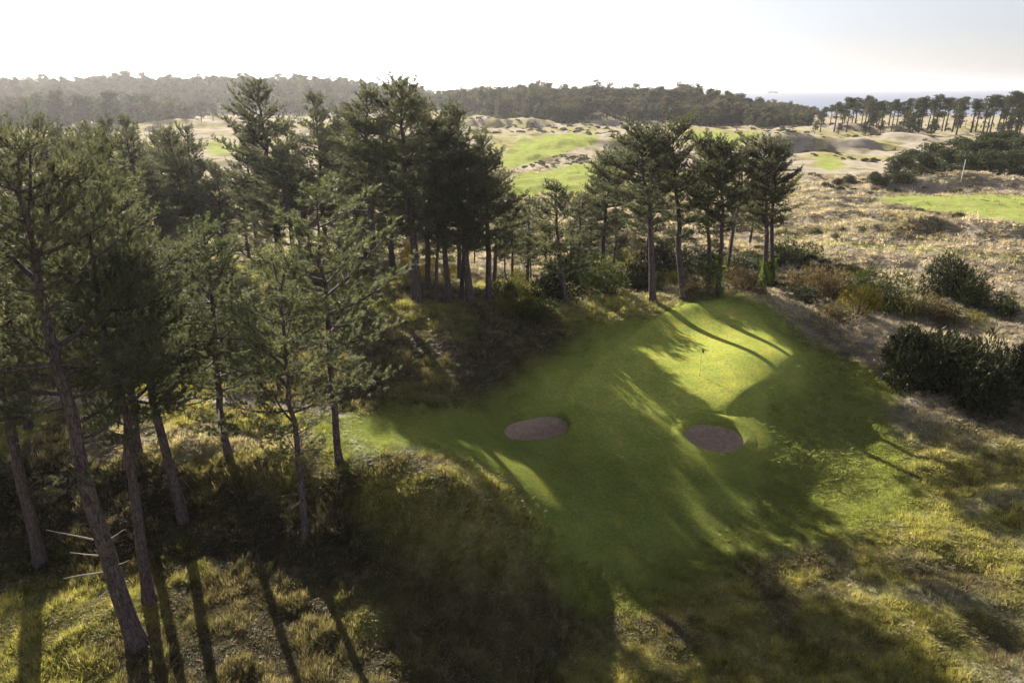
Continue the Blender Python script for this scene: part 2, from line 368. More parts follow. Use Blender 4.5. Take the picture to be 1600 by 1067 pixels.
def b_bark(nt, out):
    tc = N(nt, 'ShaderNodeTexCoord'); mp = N(nt, 'ShaderNodeMapping'); mp.inputs['Scale'].default_value = (1, 1, .22)
    L(nt, tc.outputs['Object'], mp.inputs['Vector'])
    v = N(nt, 'ShaderNodeTexVoronoi', feature='DISTANCE_TO_EDGE'); v.inputs['Scale'].default_value = 13; L(nt, mp.outputs[0], v.inputs['Vector'])
    n = noise(nt, 9, 5, mp.outputs[0]); n2 = noise(nt, 1.3, 3, tc.outputs['Object'])
    c = ramp(nt, n.outputs['Fac'], [(.25, (.060, .048, .049)), (.5, (.118, .094, .093)), (.8, (.20, .158, .148))])
    e = ramp(nt, v.outputs['Distance'], [(0, (.35, .33, .33)), (.14, (1, 1, 1))])
    t = ramp(nt, n2.outputs['Fac'], [(.3, (.85, .83, .9)), (.7, (1.15, 1.08, 1.0))])
    p = N(nt, 'ShaderNodeBsdfPrincipled'); p.inputs['Roughness'].default_value = .9; p.inputs['Specular IOR Level'].default_value = .2
    L(nt, mul(nt, mul(nt, c.outputs['Color'], e.outputs['Color']), t.outputs['Color']), p.inputs['Base Color'])
    b = N(nt, 'ShaderNodeBump'); b.inputs['Distance'].default_value = .05; b.inputs['Strength'].default_value = .9
    L(nt, v.outputs['Distance'], b.inputs['Height']); L(nt, b.outputs[0], p.inputs['Normal']); L(nt, p.outputs[0], out.inputs['Surface'])
M_BARK = mat('pine_bark', b_bark)

def b_plain(col, rough=.6, nscale=8, amp=.2):
    def f(nt, out):
        tc = N(nt, 'ShaderNodeTexCoord'); n = noise(nt, nscale, 5, tc.outputs['Object'])
        r = ramp(nt, n.outputs['Fac'], [(.25, (1 - amp,) * 3), (.75, (1 + amp,) * 3)])
        p = N(nt, 'ShaderNodeBsdfPrincipled'); p.inputs['Roughness'].default_value = rough
        L(nt, mul(nt, col, r.outputs['Color']), p.inputs['Base Color']); L(nt, p.outputs[0], out.inputs['Surface'])
    return f
M_DEAD = mat('dead_wood', b_plain((.42, .36, .31), .8, 12))
M_WHITE = mat('white_paint', b_plain((.8, .8, .78), .5, 4, .05))
M_FLAG = mat('flag_cloth', b_plain((.16, .17, .05), .8, 10, .15))
M_FLAGW = mat('white_flag_cloth', b_plain((.75, .75, .73), .8, 10, .05))
M_POLE = mat('flag_pole', b_plain((.45, .42, .16), .5, 10, .1))
M_CUP = mat('hole_cup', b_plain((.05, .05, .05), .8))
M_TURB = mat('turbine_paint', b_plain((.6, .6, .62), .5, 1, .03))
M_HULL = mat('ship_hull', b_plain((.12, .13, .17), .5, 1, .1))

def b_sand(nt, out):
    geo = N(nt, 'ShaderNodeNewGeometry'); n = noise(nt, 3.5, 7, geo.outputs['Position'], .75); n2 = noise(nt, 18, 3, geo.outputs['Position'], .7)
    c = ramp(nt, n.outputs['Fac'], [(.3, (.36, .245, .17)), (.7, (.66, .48, .36))])
    p = N(nt, 'ShaderNodeBsdfPrincipled'); p.inputs['Roughness'].default_value = .95; p.inputs['Specular IOR Level'].default_value = .1
    b = N(nt, 'ShaderNodeBump'); b.inputs['Distance'].default_value = .14; b.inputs['Strength'].default_value = .9
    ad = N(nt, 'ShaderNodeMath', operation='ADD'); L(nt, n.outputs['Fac'], ad.inputs[0]); L(nt, n2.outputs['Fac'], ad.inputs[1])
    L(nt, ad.outputs[0], b.inputs['Height']); L(nt, b.outputs[0], p.inputs['Normal'])
    L(nt, c.outputs['Color'], p.inputs['Base Color']); L(nt, p.outputs[0], out.inputs['Surface'])
M_SAND = mat('bunker_sand', b_sand)

def b_sea(nt, out):
    geo = N(nt, 'ShaderNodeNewGeometry'); mp = N(nt, 'ShaderNodeMapping'); mp.inputs['Scale'].default_value = (.02, .06, 1)
    L(nt, geo.outputs['Position'], mp.inputs['Vector'])
    n = noise(nt, 3, 6, mp.outputs[0], .7)
    p = N(nt, 'ShaderNodeBsdfPrincipled'); p.inputs['Base Color'].default_value = (.20, .24, .33, 1); p.inputs['Roughness'].default_value = .45
    b = N(nt, 'ShaderNodeBump'); b.inputs['Distance'].default_value = 3.0; b.inputs['Strength'].default_value = .6; L(nt, n.outputs['Fac'], b.inputs['Height']); L(nt, b.outputs[0], p.inputs['Normal'])
    L(nt, p.outputs[0], out.inputs['Surface'])
M_SEA = mat('sea_water', b_sea)

# ------------------------------------------------------------------ mesh helpers
def mesh_np(name, V, Fc, material, smooth=False):
    """V (n,3); Fc (m,3) or (m,4)"""
    V = np.ascontiguousarray(V, dtype=np.float32); Fc = np.ascontiguousarray(Fc, dtype=np.int32)
    me = bpy.data.meshes.new(name); k = Fc.shape[1]
    me.vertices.add(len(V)); me.vertices.foreach_set('co', V.ravel())
    me.loops.add(Fc.size); me.loops.foreach_set('vertex_index', Fc.ravel())
    me.polygons.add(len(Fc)); me.polygons.foreach_set('loop_start', np.arange(0, Fc.size, k, dtype=np.int32))
    if smooth: me.polygons.foreach_set('use_smooth', np.ones(len(Fc), bool))
    me.update(calc_edges=True); me.materials.append(material)
    return me
def link(name, data, parent=None, loc=None):
    o = bpy.data.objects.new(name, data); COL.objects.link(o)
    if parent is not None: o.parent = parent
    if loc is not None: o.location = loc
    return o
def tag(o, label=None, cat=None, group=None, kind=None):
    if label: o['label'] = label
    if cat: o['category'] = cat
    if group: o['group'] = group
    if kind: o['kind'] = kind
    return o
class Tubes:
    def __init__(s): s.V = []; s.F = []; s.n = 0
    def add(s, P, R, sides=7):
        P = np.asarray(P, float); R = np.asarray(R, float); m = len(P)
        T = np.gradient(P, axis=0); T /= np.linalg.norm(T, axis=1)[:, None] + 1e-9
        ref = np.array([1., 0, 0]) if abs(T[0][0]) < .8 else np.array([0, 1., 0])
        A = np.cross(T, ref); A /= np.linalg.norm(A, axis=1)[:, None] + 1e-9; B = np.cross(T, A)
        th = np.linspace(0, 2 * np.pi, sides, endpoint=False)
        V = P[:, None, :] + R[:, None, None] * (np.cos(th)[None, :, None] * A[:, None, :] + np.sin(th)[None, :, None] * B[:, None, :])
        i = np.arange(m - 1)[:, None] * sides; j = np.arange(sides)[None, :]; j2 = (j + 1) % sides
        Fq = np.stack([i + j, i + j2, i + sides + j2, i + sides + j], -1).reshape(-1, 4) + s.n
        s.V.append(V.reshape(-1, 3)); s.F.append(Fq); s.n += m * sides
        return s
    def mesh(s, name, material): return mesh_np(name, np.concatenate(s.V), np.concatenate(s.F), material, True)

def needles(rng, pos, dr, ln, K, nl, w, spread=.75):
    """shoots at pos (n,3) along dr, each with K needle triangles"""
    n = len(pos); s = rng.uniform(0, .9, (n, K)); 
    r = rng.normal(size=(n, K, 3)); r -= (r * dr[:, None, :]).sum(-1, keepdims=True) * dr[:, None, :]
    r /= np.linalg.norm(r, axis=-1, keepdims=True) + 1e-9
    d = dr[:, None, :] + r * rng.uniform(spread * .6, spread * 1.3, (n, K, 1)); d /= np.linalg.norm(d, axis=-1, keepdims=True)
    b = pos[:, None, :] + dr[:, None, :] * (s * ln[:, None])[..., None]
    wv = np.cross(d, rng.normal(size=(n, K, 3))); wv /= np.linalg.norm(wv, axis=-1, keepdims=True) + 1e-9
    l = nl * rng.uniform(.75, 1.25, (n, K, 1))
    V = np.stack([b - wv * w / 2, b + wv * w / 2, b + d * l], 2).reshape(-1, 3)
    return V, np.arange(len(V)).reshape(-1, 3)

def make_pine(seed, H, cb, R, prof=((0, .5), (.22, 1), (.6, .85), (.85, .5), (1, .12)), nb=56, K=12, nl=.23, w=.042, spacing=.20, r0=None, droop=0., kind='', needle=None, gap=.12):
    rng = np.random.default_rng(seed)
    k = 14; t = np.linspace(0, 1, k)
    wand = np.cumsum(rng.normal(0, .010 * H, (k, 2)), 0) * np.linspace(0, 1, k)[:, None]; wand -= np.outer(t, wand[-1])
    ax = np.column_stack([wand, t * H * .97])
    r0 = r0 or .0155 * H + .03
    rad = r0 * np.maximum(1 - t, .0) ** .75 + .012; ax0 = ax.copy(); ax0[0, 2] -= .5
    ax0 = np.insert(ax0, 1, [ax[0] * .8 + ax[1] * .2, ax[0] * .45 + ax[1] * .55], 0); rad = np.insert(rad, 1, [rad[0] * 1.2, rad[0] * 1.02]); rad[0] *= 1.65
    tb = Tubes(); tb.add(ax0, rad, 10)
    S, D, Ln = [], [], []
    az = rng.uniform(0, 6.28); ppx = [p[0] for p in prof]; ppy = [p[1] for p in prof]
    hs = np.sort(np.clip(cb + (1 - cb) * (np.linspace(0, 1, nb) ** .92) + rng.normal(0, .012, nb), cb * .9, .985))
    lop = rng.uniform(0, 6.28)
    for i, ht in enumerate(hs):
        s = (ht - cb) / (1 - cb); az += 2.4 + rng.normal(0, .35)
        if rng.random() < gap: continue
        Lb = R * np.interp(s, ppx, ppy) * rng.uniform(.5, 1.12) * (1 + .22 * math.cos(az - lop))
        if Lb < .25: Lb = .25
        el = math.radians(np.interp(s, [0, .5, 1], [2, 16, 44]) + rng.normal(0, 10) - droop)
        o = np.array([np.interp(ht, t, ax[:, 0]), np.interp(ht, t, ax[:, 1]), ht * H * .97])
        dh = np.array([math.cos(az), math.sin(az), 0]); side = np.array([-math.sin(az), math.cos(az), 0])
        u = np.linspace(0, 1, 6); bend = rng.normal(0, .12) * Lb
        P = o + np.outer(u * Lb * math.cos(el), dh) + np.outer(u ** 2 * bend, side)
        P[:, 2] += u * Lb * math.sin(el) + .16 * Lb * u ** 2.2 - .07 * Lb * np.sin(u * 3.14) * (1 - s)
        br = max(.012, .020 * Lb + .008); tb.add(P, br * (1 - .8 * u), 5)
        n2 = max(3, int(Lb * .78 / spacing))
        for q, uu in enumerate(np.linspace(.2, 1, n2)):
            p = np.array([np.interp(uu, u, P[:, c]) for c in range(3)])
            i2 = min(4, int(uu * 5)); tg = P[i2 + 1] - P[i2]; tg /= np.linalg.norm(tg)
            for sd in ((-1, 1) if uu < .97 else (0,)):
                tl = (.26 * Lb * (1.05 - uu) + .42) * rng.uniform(.6, 1.25)
                td = tg * .6 + side * sd * rng.uniform(.4, 1.0) + np.array([0, 0, rng.uniform(-.25, .75)]); td /= np.linalg.norm(td)
                if tl > .5: tb.add(np.array([p, p + td * tl * .55, p + td * tl]), [.011, .008, .004], 3)
                m = max(2, int(tl / .13))
                for e in np.linspace(.3, 1, m):
                    jd = td * .7 + rng.normal(0, .38, 3) + np.array([0, 0, .45]); jd /= np.linalg.norm(jd)
                    S.append(p + td * tl * e + rng.normal(0, .035, 3)); D.append(jd); Ln.append(rng.uniform(.14, .26))
    for j in range(14):     # leader
        jd = rng.normal(0, .5, 3) + np.array([0, 0, 1]); jd /= np.linalg.norm(jd)
        S.append(np.array([ax[-1, 0], ax[-1, 1], H * rng.uniform(.93, .985)]) + rng.normal(0, .04, 3)); D.append(jd); Ln.append(.25)
    # dry stubs below the crown
    for j in range(int(7 + H * .5)):
        ht = rng.uniform(cb * .4, cb * 1.02); az = rng.uniform(0, 6.28); Lb = rng.uniform(.25, 1.1)
        o = np.array([np.interp(ht, t, ax[:, 0]), np.interp(ht, t, ax[:, 1]), ht * H * .97]); dh = np.array([math.cos(az), math.sin(az), rng.uniform(-.25, .35)])
        tb.add(np.array([o, o + dh * Lb * .5, o + dh * Lb + np.array([0, 0, rng.uniform(-.1, .1)])]), [.022, .014, .005], 4)
    print('PINE', kind, seed, len(S), len(S) * K)
    V, Fc = needles(rng, np.array(S), np.array(D), np.array(Ln), K, nl, w)
    return tb.mesh('trunk' + kind, M_BARK), mesh_np('crown' + kind, V, Fc, needle or M_NEEDLE), H, len(S)

def make_far_tree(seed, H, cb, R, broad=False, n=420, sz=.5, material=None):
    rng = np.random.default_rng(seed); tb = Tubes()
    t = np.linspace(0, 1, 5); ax = np.column_stack([rng.normal(0, .08, 5), rng.normal(0, .08, 5), t * H * .95]); ax[0] = (0, 0, -.5)
    tb.add(ax, .02 * H * (1 - t) ** .8 + .03, 6)
    S = []; nl = rng.integers(13, 18) if not broad else 16
    for j in range(nl):
        s = rng.uniform(0, 1) ** .8; z = H * (cb + (1 - cb) * s * .92)
        pr = R * np.interp(s, [0, .3, .7, 1], [.6, 1, .8, .25]) if not broad else R * math.sqrt(max(0.05, 1 - (s * .9) ** 2))
        a = rng.uniform(0, 6.28); rr = pr * rng.uniform(.25, .75)
        c = np.array([rr * math.cos(a), rr * math.sin(a), z]); rad = R * rng.uniform(.34, .52)
        tb.add(np.array([[0, 0, z - rad * .8], c * .6 + np.array([0, 0, z * .4 - rad * .3]), c]), [.06, .04, .02], 4)
        q = rng.normal(size=(n // nl, 3)); q /= np.linalg.norm(q, axis=1)[:, None]; q *= rng.uniform(.6, 1.05, (len(q), 1)); q[:, 2] *= .62
        S.append(c + q * rad)
    S = np.concatenate(S); S[:, 2] = np.minimum(S[:, 2], H)
    d = rng.normal(0, .6, S.shape) + np.array([0, 0, .9]); d /= np.linalg.norm(d, axis=1)[:, None]
    V, Fc = needles(rng, S, d, np.full(len(S), sz * .7), 4, sz, sz * .32, .9)
    return tb.mesh('far_trunk', M_BARK), mesh_np('far_crown', V, Fc, material or M_FARLEAF), H

def make_shrub(seed, R, H, n=1500, sz=.09, material=None, lobes=9, upright=.5):
    rng = np.random.default_rng(seed); S = []; tb = Tubes(); Dd = []
    for j in range(lobes):
        a = rng.uniform(0, 6.28); rr = R * math.sqrt(rng.uniform(0, .62)); lr = R * rng.uniform(.3, .52)
        ch = H * (1 - .55 * (rr / R) ** 2) * rng.uniform(.62, 1); lh = min(lr * 1.1, ch * .6); c = np.array([rr * math.cos(a), rr * math.sin(a), max(ch - lh, lh * .35)])
        tb.add(np.array([[c[0] * .2, c[1] * .2, -.25], [c[0] * .6, c[1] * .6, c[2] * .5], c]), [.05, .035, .015], 4)
        m = n // lobes; q = rng.normal(size=(m, 3)); q /= np.linalg.norm(q, axis=1)[:, None]; q *= rng.uniform(.35, 1.06, (m, 1)) ** .5
        dd = q * .7 + np.array([0, 0, upright]) + rng.normal(0, .4, (m, 3)); Dd.append(dd / np.linalg.norm(dd, axis=1)[:, None])
        S.append(c + q * np.array([lr, lr, lh]))
    S = np.concatenate(S); Dd = np.concatenate(Dd); m = S[:, 2] > -.05; S = S[m]; Dd = Dd[m]
    V, Fc = needles(rng, S, Dd, np.full(len(S), sz * 1.6), 5, sz * 1.3, sz * .42, .8)
    return tb.mesh('stem', M_BARK), mesh_np('foliage', V, Fc, material)

# ------------------------------------------------------------------ the setting: ground, sea
def axis(dense0, dense1, step, lo, hi, g=1.07):
    a = list(np.arange(dense0, dense1, step)); s = step; v = a[-1]
    while v < hi: s *= g; v += s; a.append(v)
    s = step; v = dense0; pre = []
    while v > lo: s *= g; v -= s; pre.append(v)
    return np.array(pre[::-1] + a)
gx = axis(-30, 44, .3, -1700, 1700, 1.035); gy = axis(8, 78, .3, -60, 1000, 1.018)
GX, GY = np.meshgrid(gx, gy); GH = height(GX, GY)
V = np.column_stack([GX.ravel(), GY.ravel(), GH.ravel()]); nx, ny = len(gx), len(gy)
ii = (np.arange(ny - 1)[:, None] * nx + np.arange(nx - 1)[None, :]).ravel()
Fq = np.column_stack([ii, ii + 1, ii + nx + 1, ii + nx])
gm = mesh_np('ground', V, Fq, M_GROUND, True)
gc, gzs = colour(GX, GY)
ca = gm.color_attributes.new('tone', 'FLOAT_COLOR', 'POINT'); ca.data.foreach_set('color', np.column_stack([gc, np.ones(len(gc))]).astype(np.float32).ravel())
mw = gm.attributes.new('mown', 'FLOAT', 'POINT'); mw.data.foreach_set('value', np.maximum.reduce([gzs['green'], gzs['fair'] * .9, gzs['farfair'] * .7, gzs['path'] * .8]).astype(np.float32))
tag(link('ground', gm), 'rolling dune ground with rough grass, fairway and banks', 'ground', kind='structure')

sv = [(-45000, 480, -6.8), (45000, 480, -6.8), (45000, 45000, -6.8), (-45000, 45000, -6.8)]
tag(link('sea', mesh_np('sea', np.array(sv), np.array([[0, 1, 2, 3]]), M_SEA)), 'calm grey blue sea along the horizon', 'sea', kind='structure')

def bunker(poly, label):
    n = len(poly); c = poly.mean(0); e = bpy.data.objects.new('sand_bunker', None); COL.objects.link(e); e.empty_display_size = .3
    cz = float(_h0(c[:1], c[1:])[0]); e.location = (c[0], c[1], cz - .75)
    o = np.array([c[0], c[1], cz - .75])
    nrm = np.roll(poly, -1, 0) - np.roll(poly, 1, 0); nrm = np.column_stack([nrm[:, 1], -nrm[:, 0]]); nrm /= np.linalg.norm(nrm, axis=1)[:, None]
    if ((poly - c) * nrm).sum() < 0: nrm = -nrm
    far = sstep(-.6, .8, ((poly - c) @ np.array([-.35, .94])) / np.abs((poly - c)[:, 1]).max())
    rim = _h0(poly[:, 0], poly[:, 1])
    # sand: rises steeply to the far face, lies low at the near edge
    V = [[c[0], c[1], cz - .85]]
    for f in (.2, .4, .55, .7, .82, .92, 1.02):
        p = c + (poly - c) * f
        fl = cz - .85 + (rim - cz) * f ** 2
        z = fl + (.72 - .30 * far) * f ** 4 + .035 * (fbm(p[:, 0] * 2, p[:, 1] * 2, 601, 2) - .5)
        V += list(np.column_stack([p, z]))
    Fc = [[0, 1 + i, 1 + (i + 1) % n] for i in range(n)]
    for r in range(6):
        a = 1 + r * n; b = a + n
        for i in range(n): j = (i + 1) % n; Fc += [[a + i, b + i, b + j], [a + i, b + j, a + j]]
    link('sand', mesh_np('sand', np.array(V) - o, np.array(Fc), M_SAND, True), e)
    rows = []
    for off, dz in ((-.03, -.42), (-.06, -.22), (-.02, -.05), (.10, .03), (.30, .05), (.60, .02), (1.0, -.02), (1.35, -.10)):
        p = poly + nrm * off; hz_ = _h0(p[:, 0], p[:, 1]) + (dz if dz > -.3 else -.30 - .55 * far) + (.22 * far * np.exp(-(off / .4) ** 2) if dz > -.2 else 0)
        rows.append(np.column_stack([p, hz_]))
    V = np.concatenate(rows); m = len(rows)
    Fc = [[r * n + i, r * n + (i + 1) % n, (r + 1) * n + (i + 1) % n, (r + 1) * n + i] for r in range(m - 1) for i in range(n)]
    me = mesh_np('turf_lip', V - o, np.array(Fc), M_GROUND, True)
    cc, _ = colour(V[:, 0], V[:, 1])
    ca = me.color_attributes.new('tone', 'FLOAT_COLOR', 'POINT'); ca.data.foreach_set('color', np.column_stack([cc, np.ones(len(cc))]).astype(np.float32).ravel())
    at = me.attributes.new('mown', 'FLOAT', 'POINT'); at.data.foreach_set('value', np.full(len(V), .8, np.float32))
    link('turf_lip', me, e)
    tag(e, label, 'bunker', 'greenside bunkers')
bunker(BUNKERS[0], 'oval sand bunker left of the approach below the bank')
bunker(BUNKERS[1], 'round sand bunker below the front right of the green')

# ------------------------------------------------------------------ grass (stuff): scattered tufts
def tuft(name, seed, n, h, spread, w, lean):
    rng = np.random.default_rng(seed); V = []; Fc = []
    for i in range(n):
        a = rng.uniform(0, 6.28); r = spread * math.sqrt(rng.uniform(0, 1)); b = np.array([r * math.cos(a), r * math.sin(a), -.03])
        la = a + rng.normal(0, .8); ld = np.array([math.cos(la), math.sin(la), 0]); hh = h * rng.uniform(.55, 1.15); ln = lean * rng.uniform(.3, 1.3) * hh
        sd = np.array([-math.sin(la + .6), math.cos(la + .6), 0]) * w * rng.uniform(.7, 1.3)
        m = b + ld * ln * .35 + np.array([0, 0, hh * .6]); tp = b + ld * ln + np.array([0, 0, hh * rng.uniform(.75, 1.0)])
        k = len(V); V += [b - sd, b + sd, m - sd * .8, m + sd * .8, tp]; Fc += [[k, k + 1, k + 3], [k, k + 3, k + 2], [k + 2, k + 3, k + 4]]
    return bpy.data.objects.new(name, mesh_np(name, np.array(V), np.array(Fc), M_GRASS))
def scatter(name, P, rz, scl, tint, srcs, idx, label, cat):
    me = bpy.data.meshes.new(name); me.vertices.add(len(P)); me.vertices.foreach_set('co', np.ascontiguousarray(P, dtype=np.float32).ravel())
    def att(n, t, f, v): a = me.attributes.new(n, t, 'POINT'); a.data.foreach_set(f, np.ascontiguousarray(v).ravel())
    att('rot', 'FLOAT_VECTOR', 'vector', np.column_stack([RNG.normal(0, .12, len(P)), RNG.normal(0, .12, len(P)), rz]).astype(np.float32))
    att('scl', 'FLOAT_VECTOR', 'vector', scl.astype(np.float32)); att('idx', 'INT', 'value', idx.astype(np.int32))
    if tint is not None: att('tint', 'FLOAT_COLOR', 'color', np.column_stack([tint, np.ones(len(P))]).astype(np.float32))
    o = link(name, me); tag(o, label, cat, kind='stuff')
    ng = bpy.data.node_groups.new(name, 'GeometryNodeTree')
    ng.interface.new_socket('Geometry', in_out='INPUT', socket_type='NodeSocketGeometry'); ng.interface.new_socket('Geometry', in_out='OUTPUT', socket_type='NodeSocketGeometry')
    gi = ng.nodes.new('NodeGroupInput'); go = ng.nodes.new('NodeGroupOutput'); ip = ng.nodes.new('GeometryNodeInstanceOnPoints')
    jn = ng.nodes.new('GeometryNodeJoinGeometry')
    for s in srcs:
        oi = ng.nodes.new('GeometryNodeObjectInfo'); oi.inputs['Object'].default_value = s; oi.inputs['As Instance'].default_value = True
        ng.links.new(oi.outputs['Geometry'], jn.inputs[0])
    ng.links.new(gi.outputs[0], ip.inputs['Points']); ng.links.new(jn.outputs[0], ip.inputs['Instance']); ip.inputs['Pick Instance'].default_value = True
    for nm, ty, so in (('idx', 'INT', 'Instance Index'), ('rot', 'FLOAT_VECTOR', 'Rotation'), ('scl', 'FLOAT_VECTOR', 'Scale')):
        na = ng.nodes.new('GeometryNodeInputNamedAttribute'); na.data_type = ty; na.inputs['Name'].default_value = nm
        ng.links.new([q for q in na.outputs if q.enabled][0], ip.inputs[so])
    ng.links.new(ip.outputs[0], go.inputs[0])
    md = o.modifiers.new('scatter', 'NODES'); md.node_group = ng
    return o

def fan(n0, d0, d1, dens, dref):
    """random ground points, thinning with distance from where one stands"""
    k = int(n0); r = np.exp(RNG.uniform(math.log(d0), math.log(d1), k)); a = RNG.uniform(-.86, .86, k)
    return r * np.sin(a), r * np.cos(a), r
def grass():
    x, y, r = fan(310000, 12, 190, 0, 0)
    z = zones(x, y); keep = RNG.random(len(x)) > np.maximum.reduce([z['green'] * 1.0, z['fair'] * .985, z['farfair'] * .97, z['path'] * .97, z['sand'], z['track'] * .6])
    x = x[keep]; y = y[keep]; r = r[keep]
    c, z = colour(x, y); n = len(x)
    clump = fbm(x / .9, y / .9, 301, 3); fine = RNG.random(n)
    hgt = (.36 + .95 * sstep(.42, .66, clump)) * RNG.uniform(.6, 1.25, n)
    low = np.maximum(z['semi'], .0)
    hgt *= 1 - .62 * low; hgt *= 1 - .6 * z['fair']
    lod = np.clip(r / 38, .85, 3.2)
    dry = RNG.random(n)
    t = c * (1.25 + .75 * (RNG.random((n, 1)) - .5)) * (.62 + .85 * clump[:, None])
    dm = (dry > .80)[:, None] & (low < .5)[:, None]
    t = np.where(dm, t * .4 + np.array([.33, .27, .19]) * .75, t)
    gm_ = (dry < .12)[:, None] & (z['straw'] < .4)[:, None]; t = np.where(gm_, t * .5 + np.array([.08, .11, .025]) * .6, t)
    P = np.column_stack([x, y, height(x, y)])
    scl = np.column_stack([lod * RNG.uniform(.8, 1.3, n)] * 2 + [hgt * (0.75 + .25 * lod)])
    srcs = [tuft('tuft_a', 1, 15, .34, .17, .011, .55), tuft('tuft_b', 2, 12, .28, .22, .013, .85), tuft('tuft_c', 3, 18, .40, .14, .009, .4), tuft('tuft_d', 4, 14, .17, .26, .026, 1.1), tuft('tuft_e', 5, 16, .14, .24, .034, .9)]
    scatter('rough_grass', P, RNG.uniform(0, 6.28, n), scl, t, srcs, np.where(z['semi'] > .5, RNG.integers(3, 5, n), RNG.integers(0, 5, n)), 'tufted rough grass covering banks and dunes', 'grass')
grass()

# ------------------------------------------------------------------ pines
PV = {}
def variant(k):
    if k in PV: return PV[k]
    if k == 'tall0': v = make_pine(11, 17, .40, 3.5, nb=58)
    elif k == 'tall1': v = make_pine(12, 17, .34, 3.7, r0=.23, nb=60, prof=((0, .6), (.2, 1), (.55, .8), (.85, .42), (1, .1)))
    elif k == 'tall2': v = make_pine(13, 17, .48, 3.3, nb=54, prof=((0, .55), (.3, 1), (.7, .9), (.9, .6), (1, .2)), gap=.18)
    elif k == 'dense0': v = make_pine(14, 17, .27, 4.1, nb=72, prof=((0, .75), (.2, 1), (.5, .85), (.8, .5), (1, .1)))
    elif k == 'dense1': v = make_pine(15, 17, .31, 3.9, nb=70, prof=((0, .6), (.15, 1), (.5, .9), (.85, .45), (1, .08)))
    elif k == 'round0': v = make_pine(16, 17, .44, 3.7, nb=60, prof=((0, .45), (.3, .9), (.65, 1), (.86, .85), (1, .4)))
    elif k == 'round1': v = make_pine(17, 17, .42, 3.5, nb=60, prof=((0, .5), (.35, .95), (.65, 1), (.88, .8), (1, .35)), gap=.18)
    elif k == 'young0': v = make_pine(18, 13, .22, 3.3, nb=56, prof=((0, .85), (.2, 1), (.5, .85), (.8, .6), (1, .12)), needle=M_NEEDLE_PALE, K=20, nl=.15, w=.022, gap=.1, r0=.15)
    elif k == 'young1': v = make_pine(19, 13, .33, 2.7, nb=48, prof=((0, .6), (.25, 1), (.6, .85), (.85, .55), (1, .12)), needle=M_NEEDLE_PALE, K=20, nl=.15, w=.022, r0=.115)
    elif k == 'near0': v = make_pine(20, 18, .48, 4.0, nb=52, K=22, nl=.15, w=.020, spacing=.19, gap=.18, prof=((0, .7), (.25, 1), (.6, .85), (.85, .5), (1, .12)))
    elif k == 'near1': v = make_pine(21, 18, .42, 3.7, r0=.24, nb=52, K=22, nl=.15, w=.020, spacing=.19, gap=.18)
    elif k == 'small0': v = make_pine(22, 9, .30, 2.4, nb=34, prof=((0, .7), (.3, 1), (.7, .7), (1, .12)), gap=.15)
    PV[k] = v; return v
def top_height(base, py_top):
    v = (CY - py_top) / F; y = base[1]
    zc = (v * y * CT - y * ST) / (CT + v * ST)
    return zc + CAMZ
def pine(var, label, base=None, top=None, y=None, group='pines of the near wood', rz=None, wide=1.0, name='pine_tree', z_off=0.):
    """base: pixel where the trunk meets the ground; or y: distance in metres under the top pixel"""
    tr, cr, H0, _ = variant(var)
    if base is not None: b = hit(*base)
    else:
        p = at_y(top[0], top[1], y); b = np.array([p[0], y, 0.]); b[2] = height(b[0:1], b[1:2])[0]
    b[2] += z_off
    zt = top_height(b, top[1]); H = zt - b[2]
    depth = b[1] * CT + (CAMZ - zt) * ST; xt = (top[0] - CX) / F * depth
    lean = float(np.clip(math.atan2(xt - b[0], H), -.12, .12))
    e = bpy.data.objects.new(name, None); COL.objects.link(e); e.empty_display_size = .5
    e.location = b; s = H / H0; e.scale = (s * wide, s * wide, s)
    rz = RNG.uniform(0, 6.28) if rz is None else rz
    e.rotation_euler = (Matrix.Rotation(lean, 3, 'Y') @ Matrix.Rotation(rz, 3, 'Z')).to_euler()
    link('trunk', tr, e); link('crown', cr, e)
    tag(e, label, 'pine tree', group)
    return e, b, H

NEAR = [
 ('near0', (215, 1008), (22, 196), 'nearest pine, thick scaly bare trunk with pale dead snags, bottom left', 1.0),
 ('near1', (233, 938), (112, 232), 'slimmer bare-trunked pine right behind the nearest pine', .9),
 ('tall1', (287, 812), (160, 262), 'pine with long bare leaning trunk ending at the dark foot of the bank', 1.0),
 ('near1', (64, 880), (-40, 205), 'dark pine at the left picture edge beside the nearest pine', 1.0),
 ('tall0', (213, 702), (150, 196), 'thin straight pine on the sunlit terrace behind the leaning pine', .8),
 ('young0', (357, 710), (318, 348), 'broad pale pine with low boughs standing alone on the sunlit terrace edge', 1.35),
 ('young1', (478, 838), (446, 398), 'slender light green pine in front of the terrace with a thin pale trunk', 1.25),
 ('young1', (530, 722), (492, 290), 'pale pointed pine with a flared base where the terrace meets the path', 1.4),
 ('tall2', (45, 668), (-5, 330), 'small dark pine at the far left beside the path', 1.0),
]
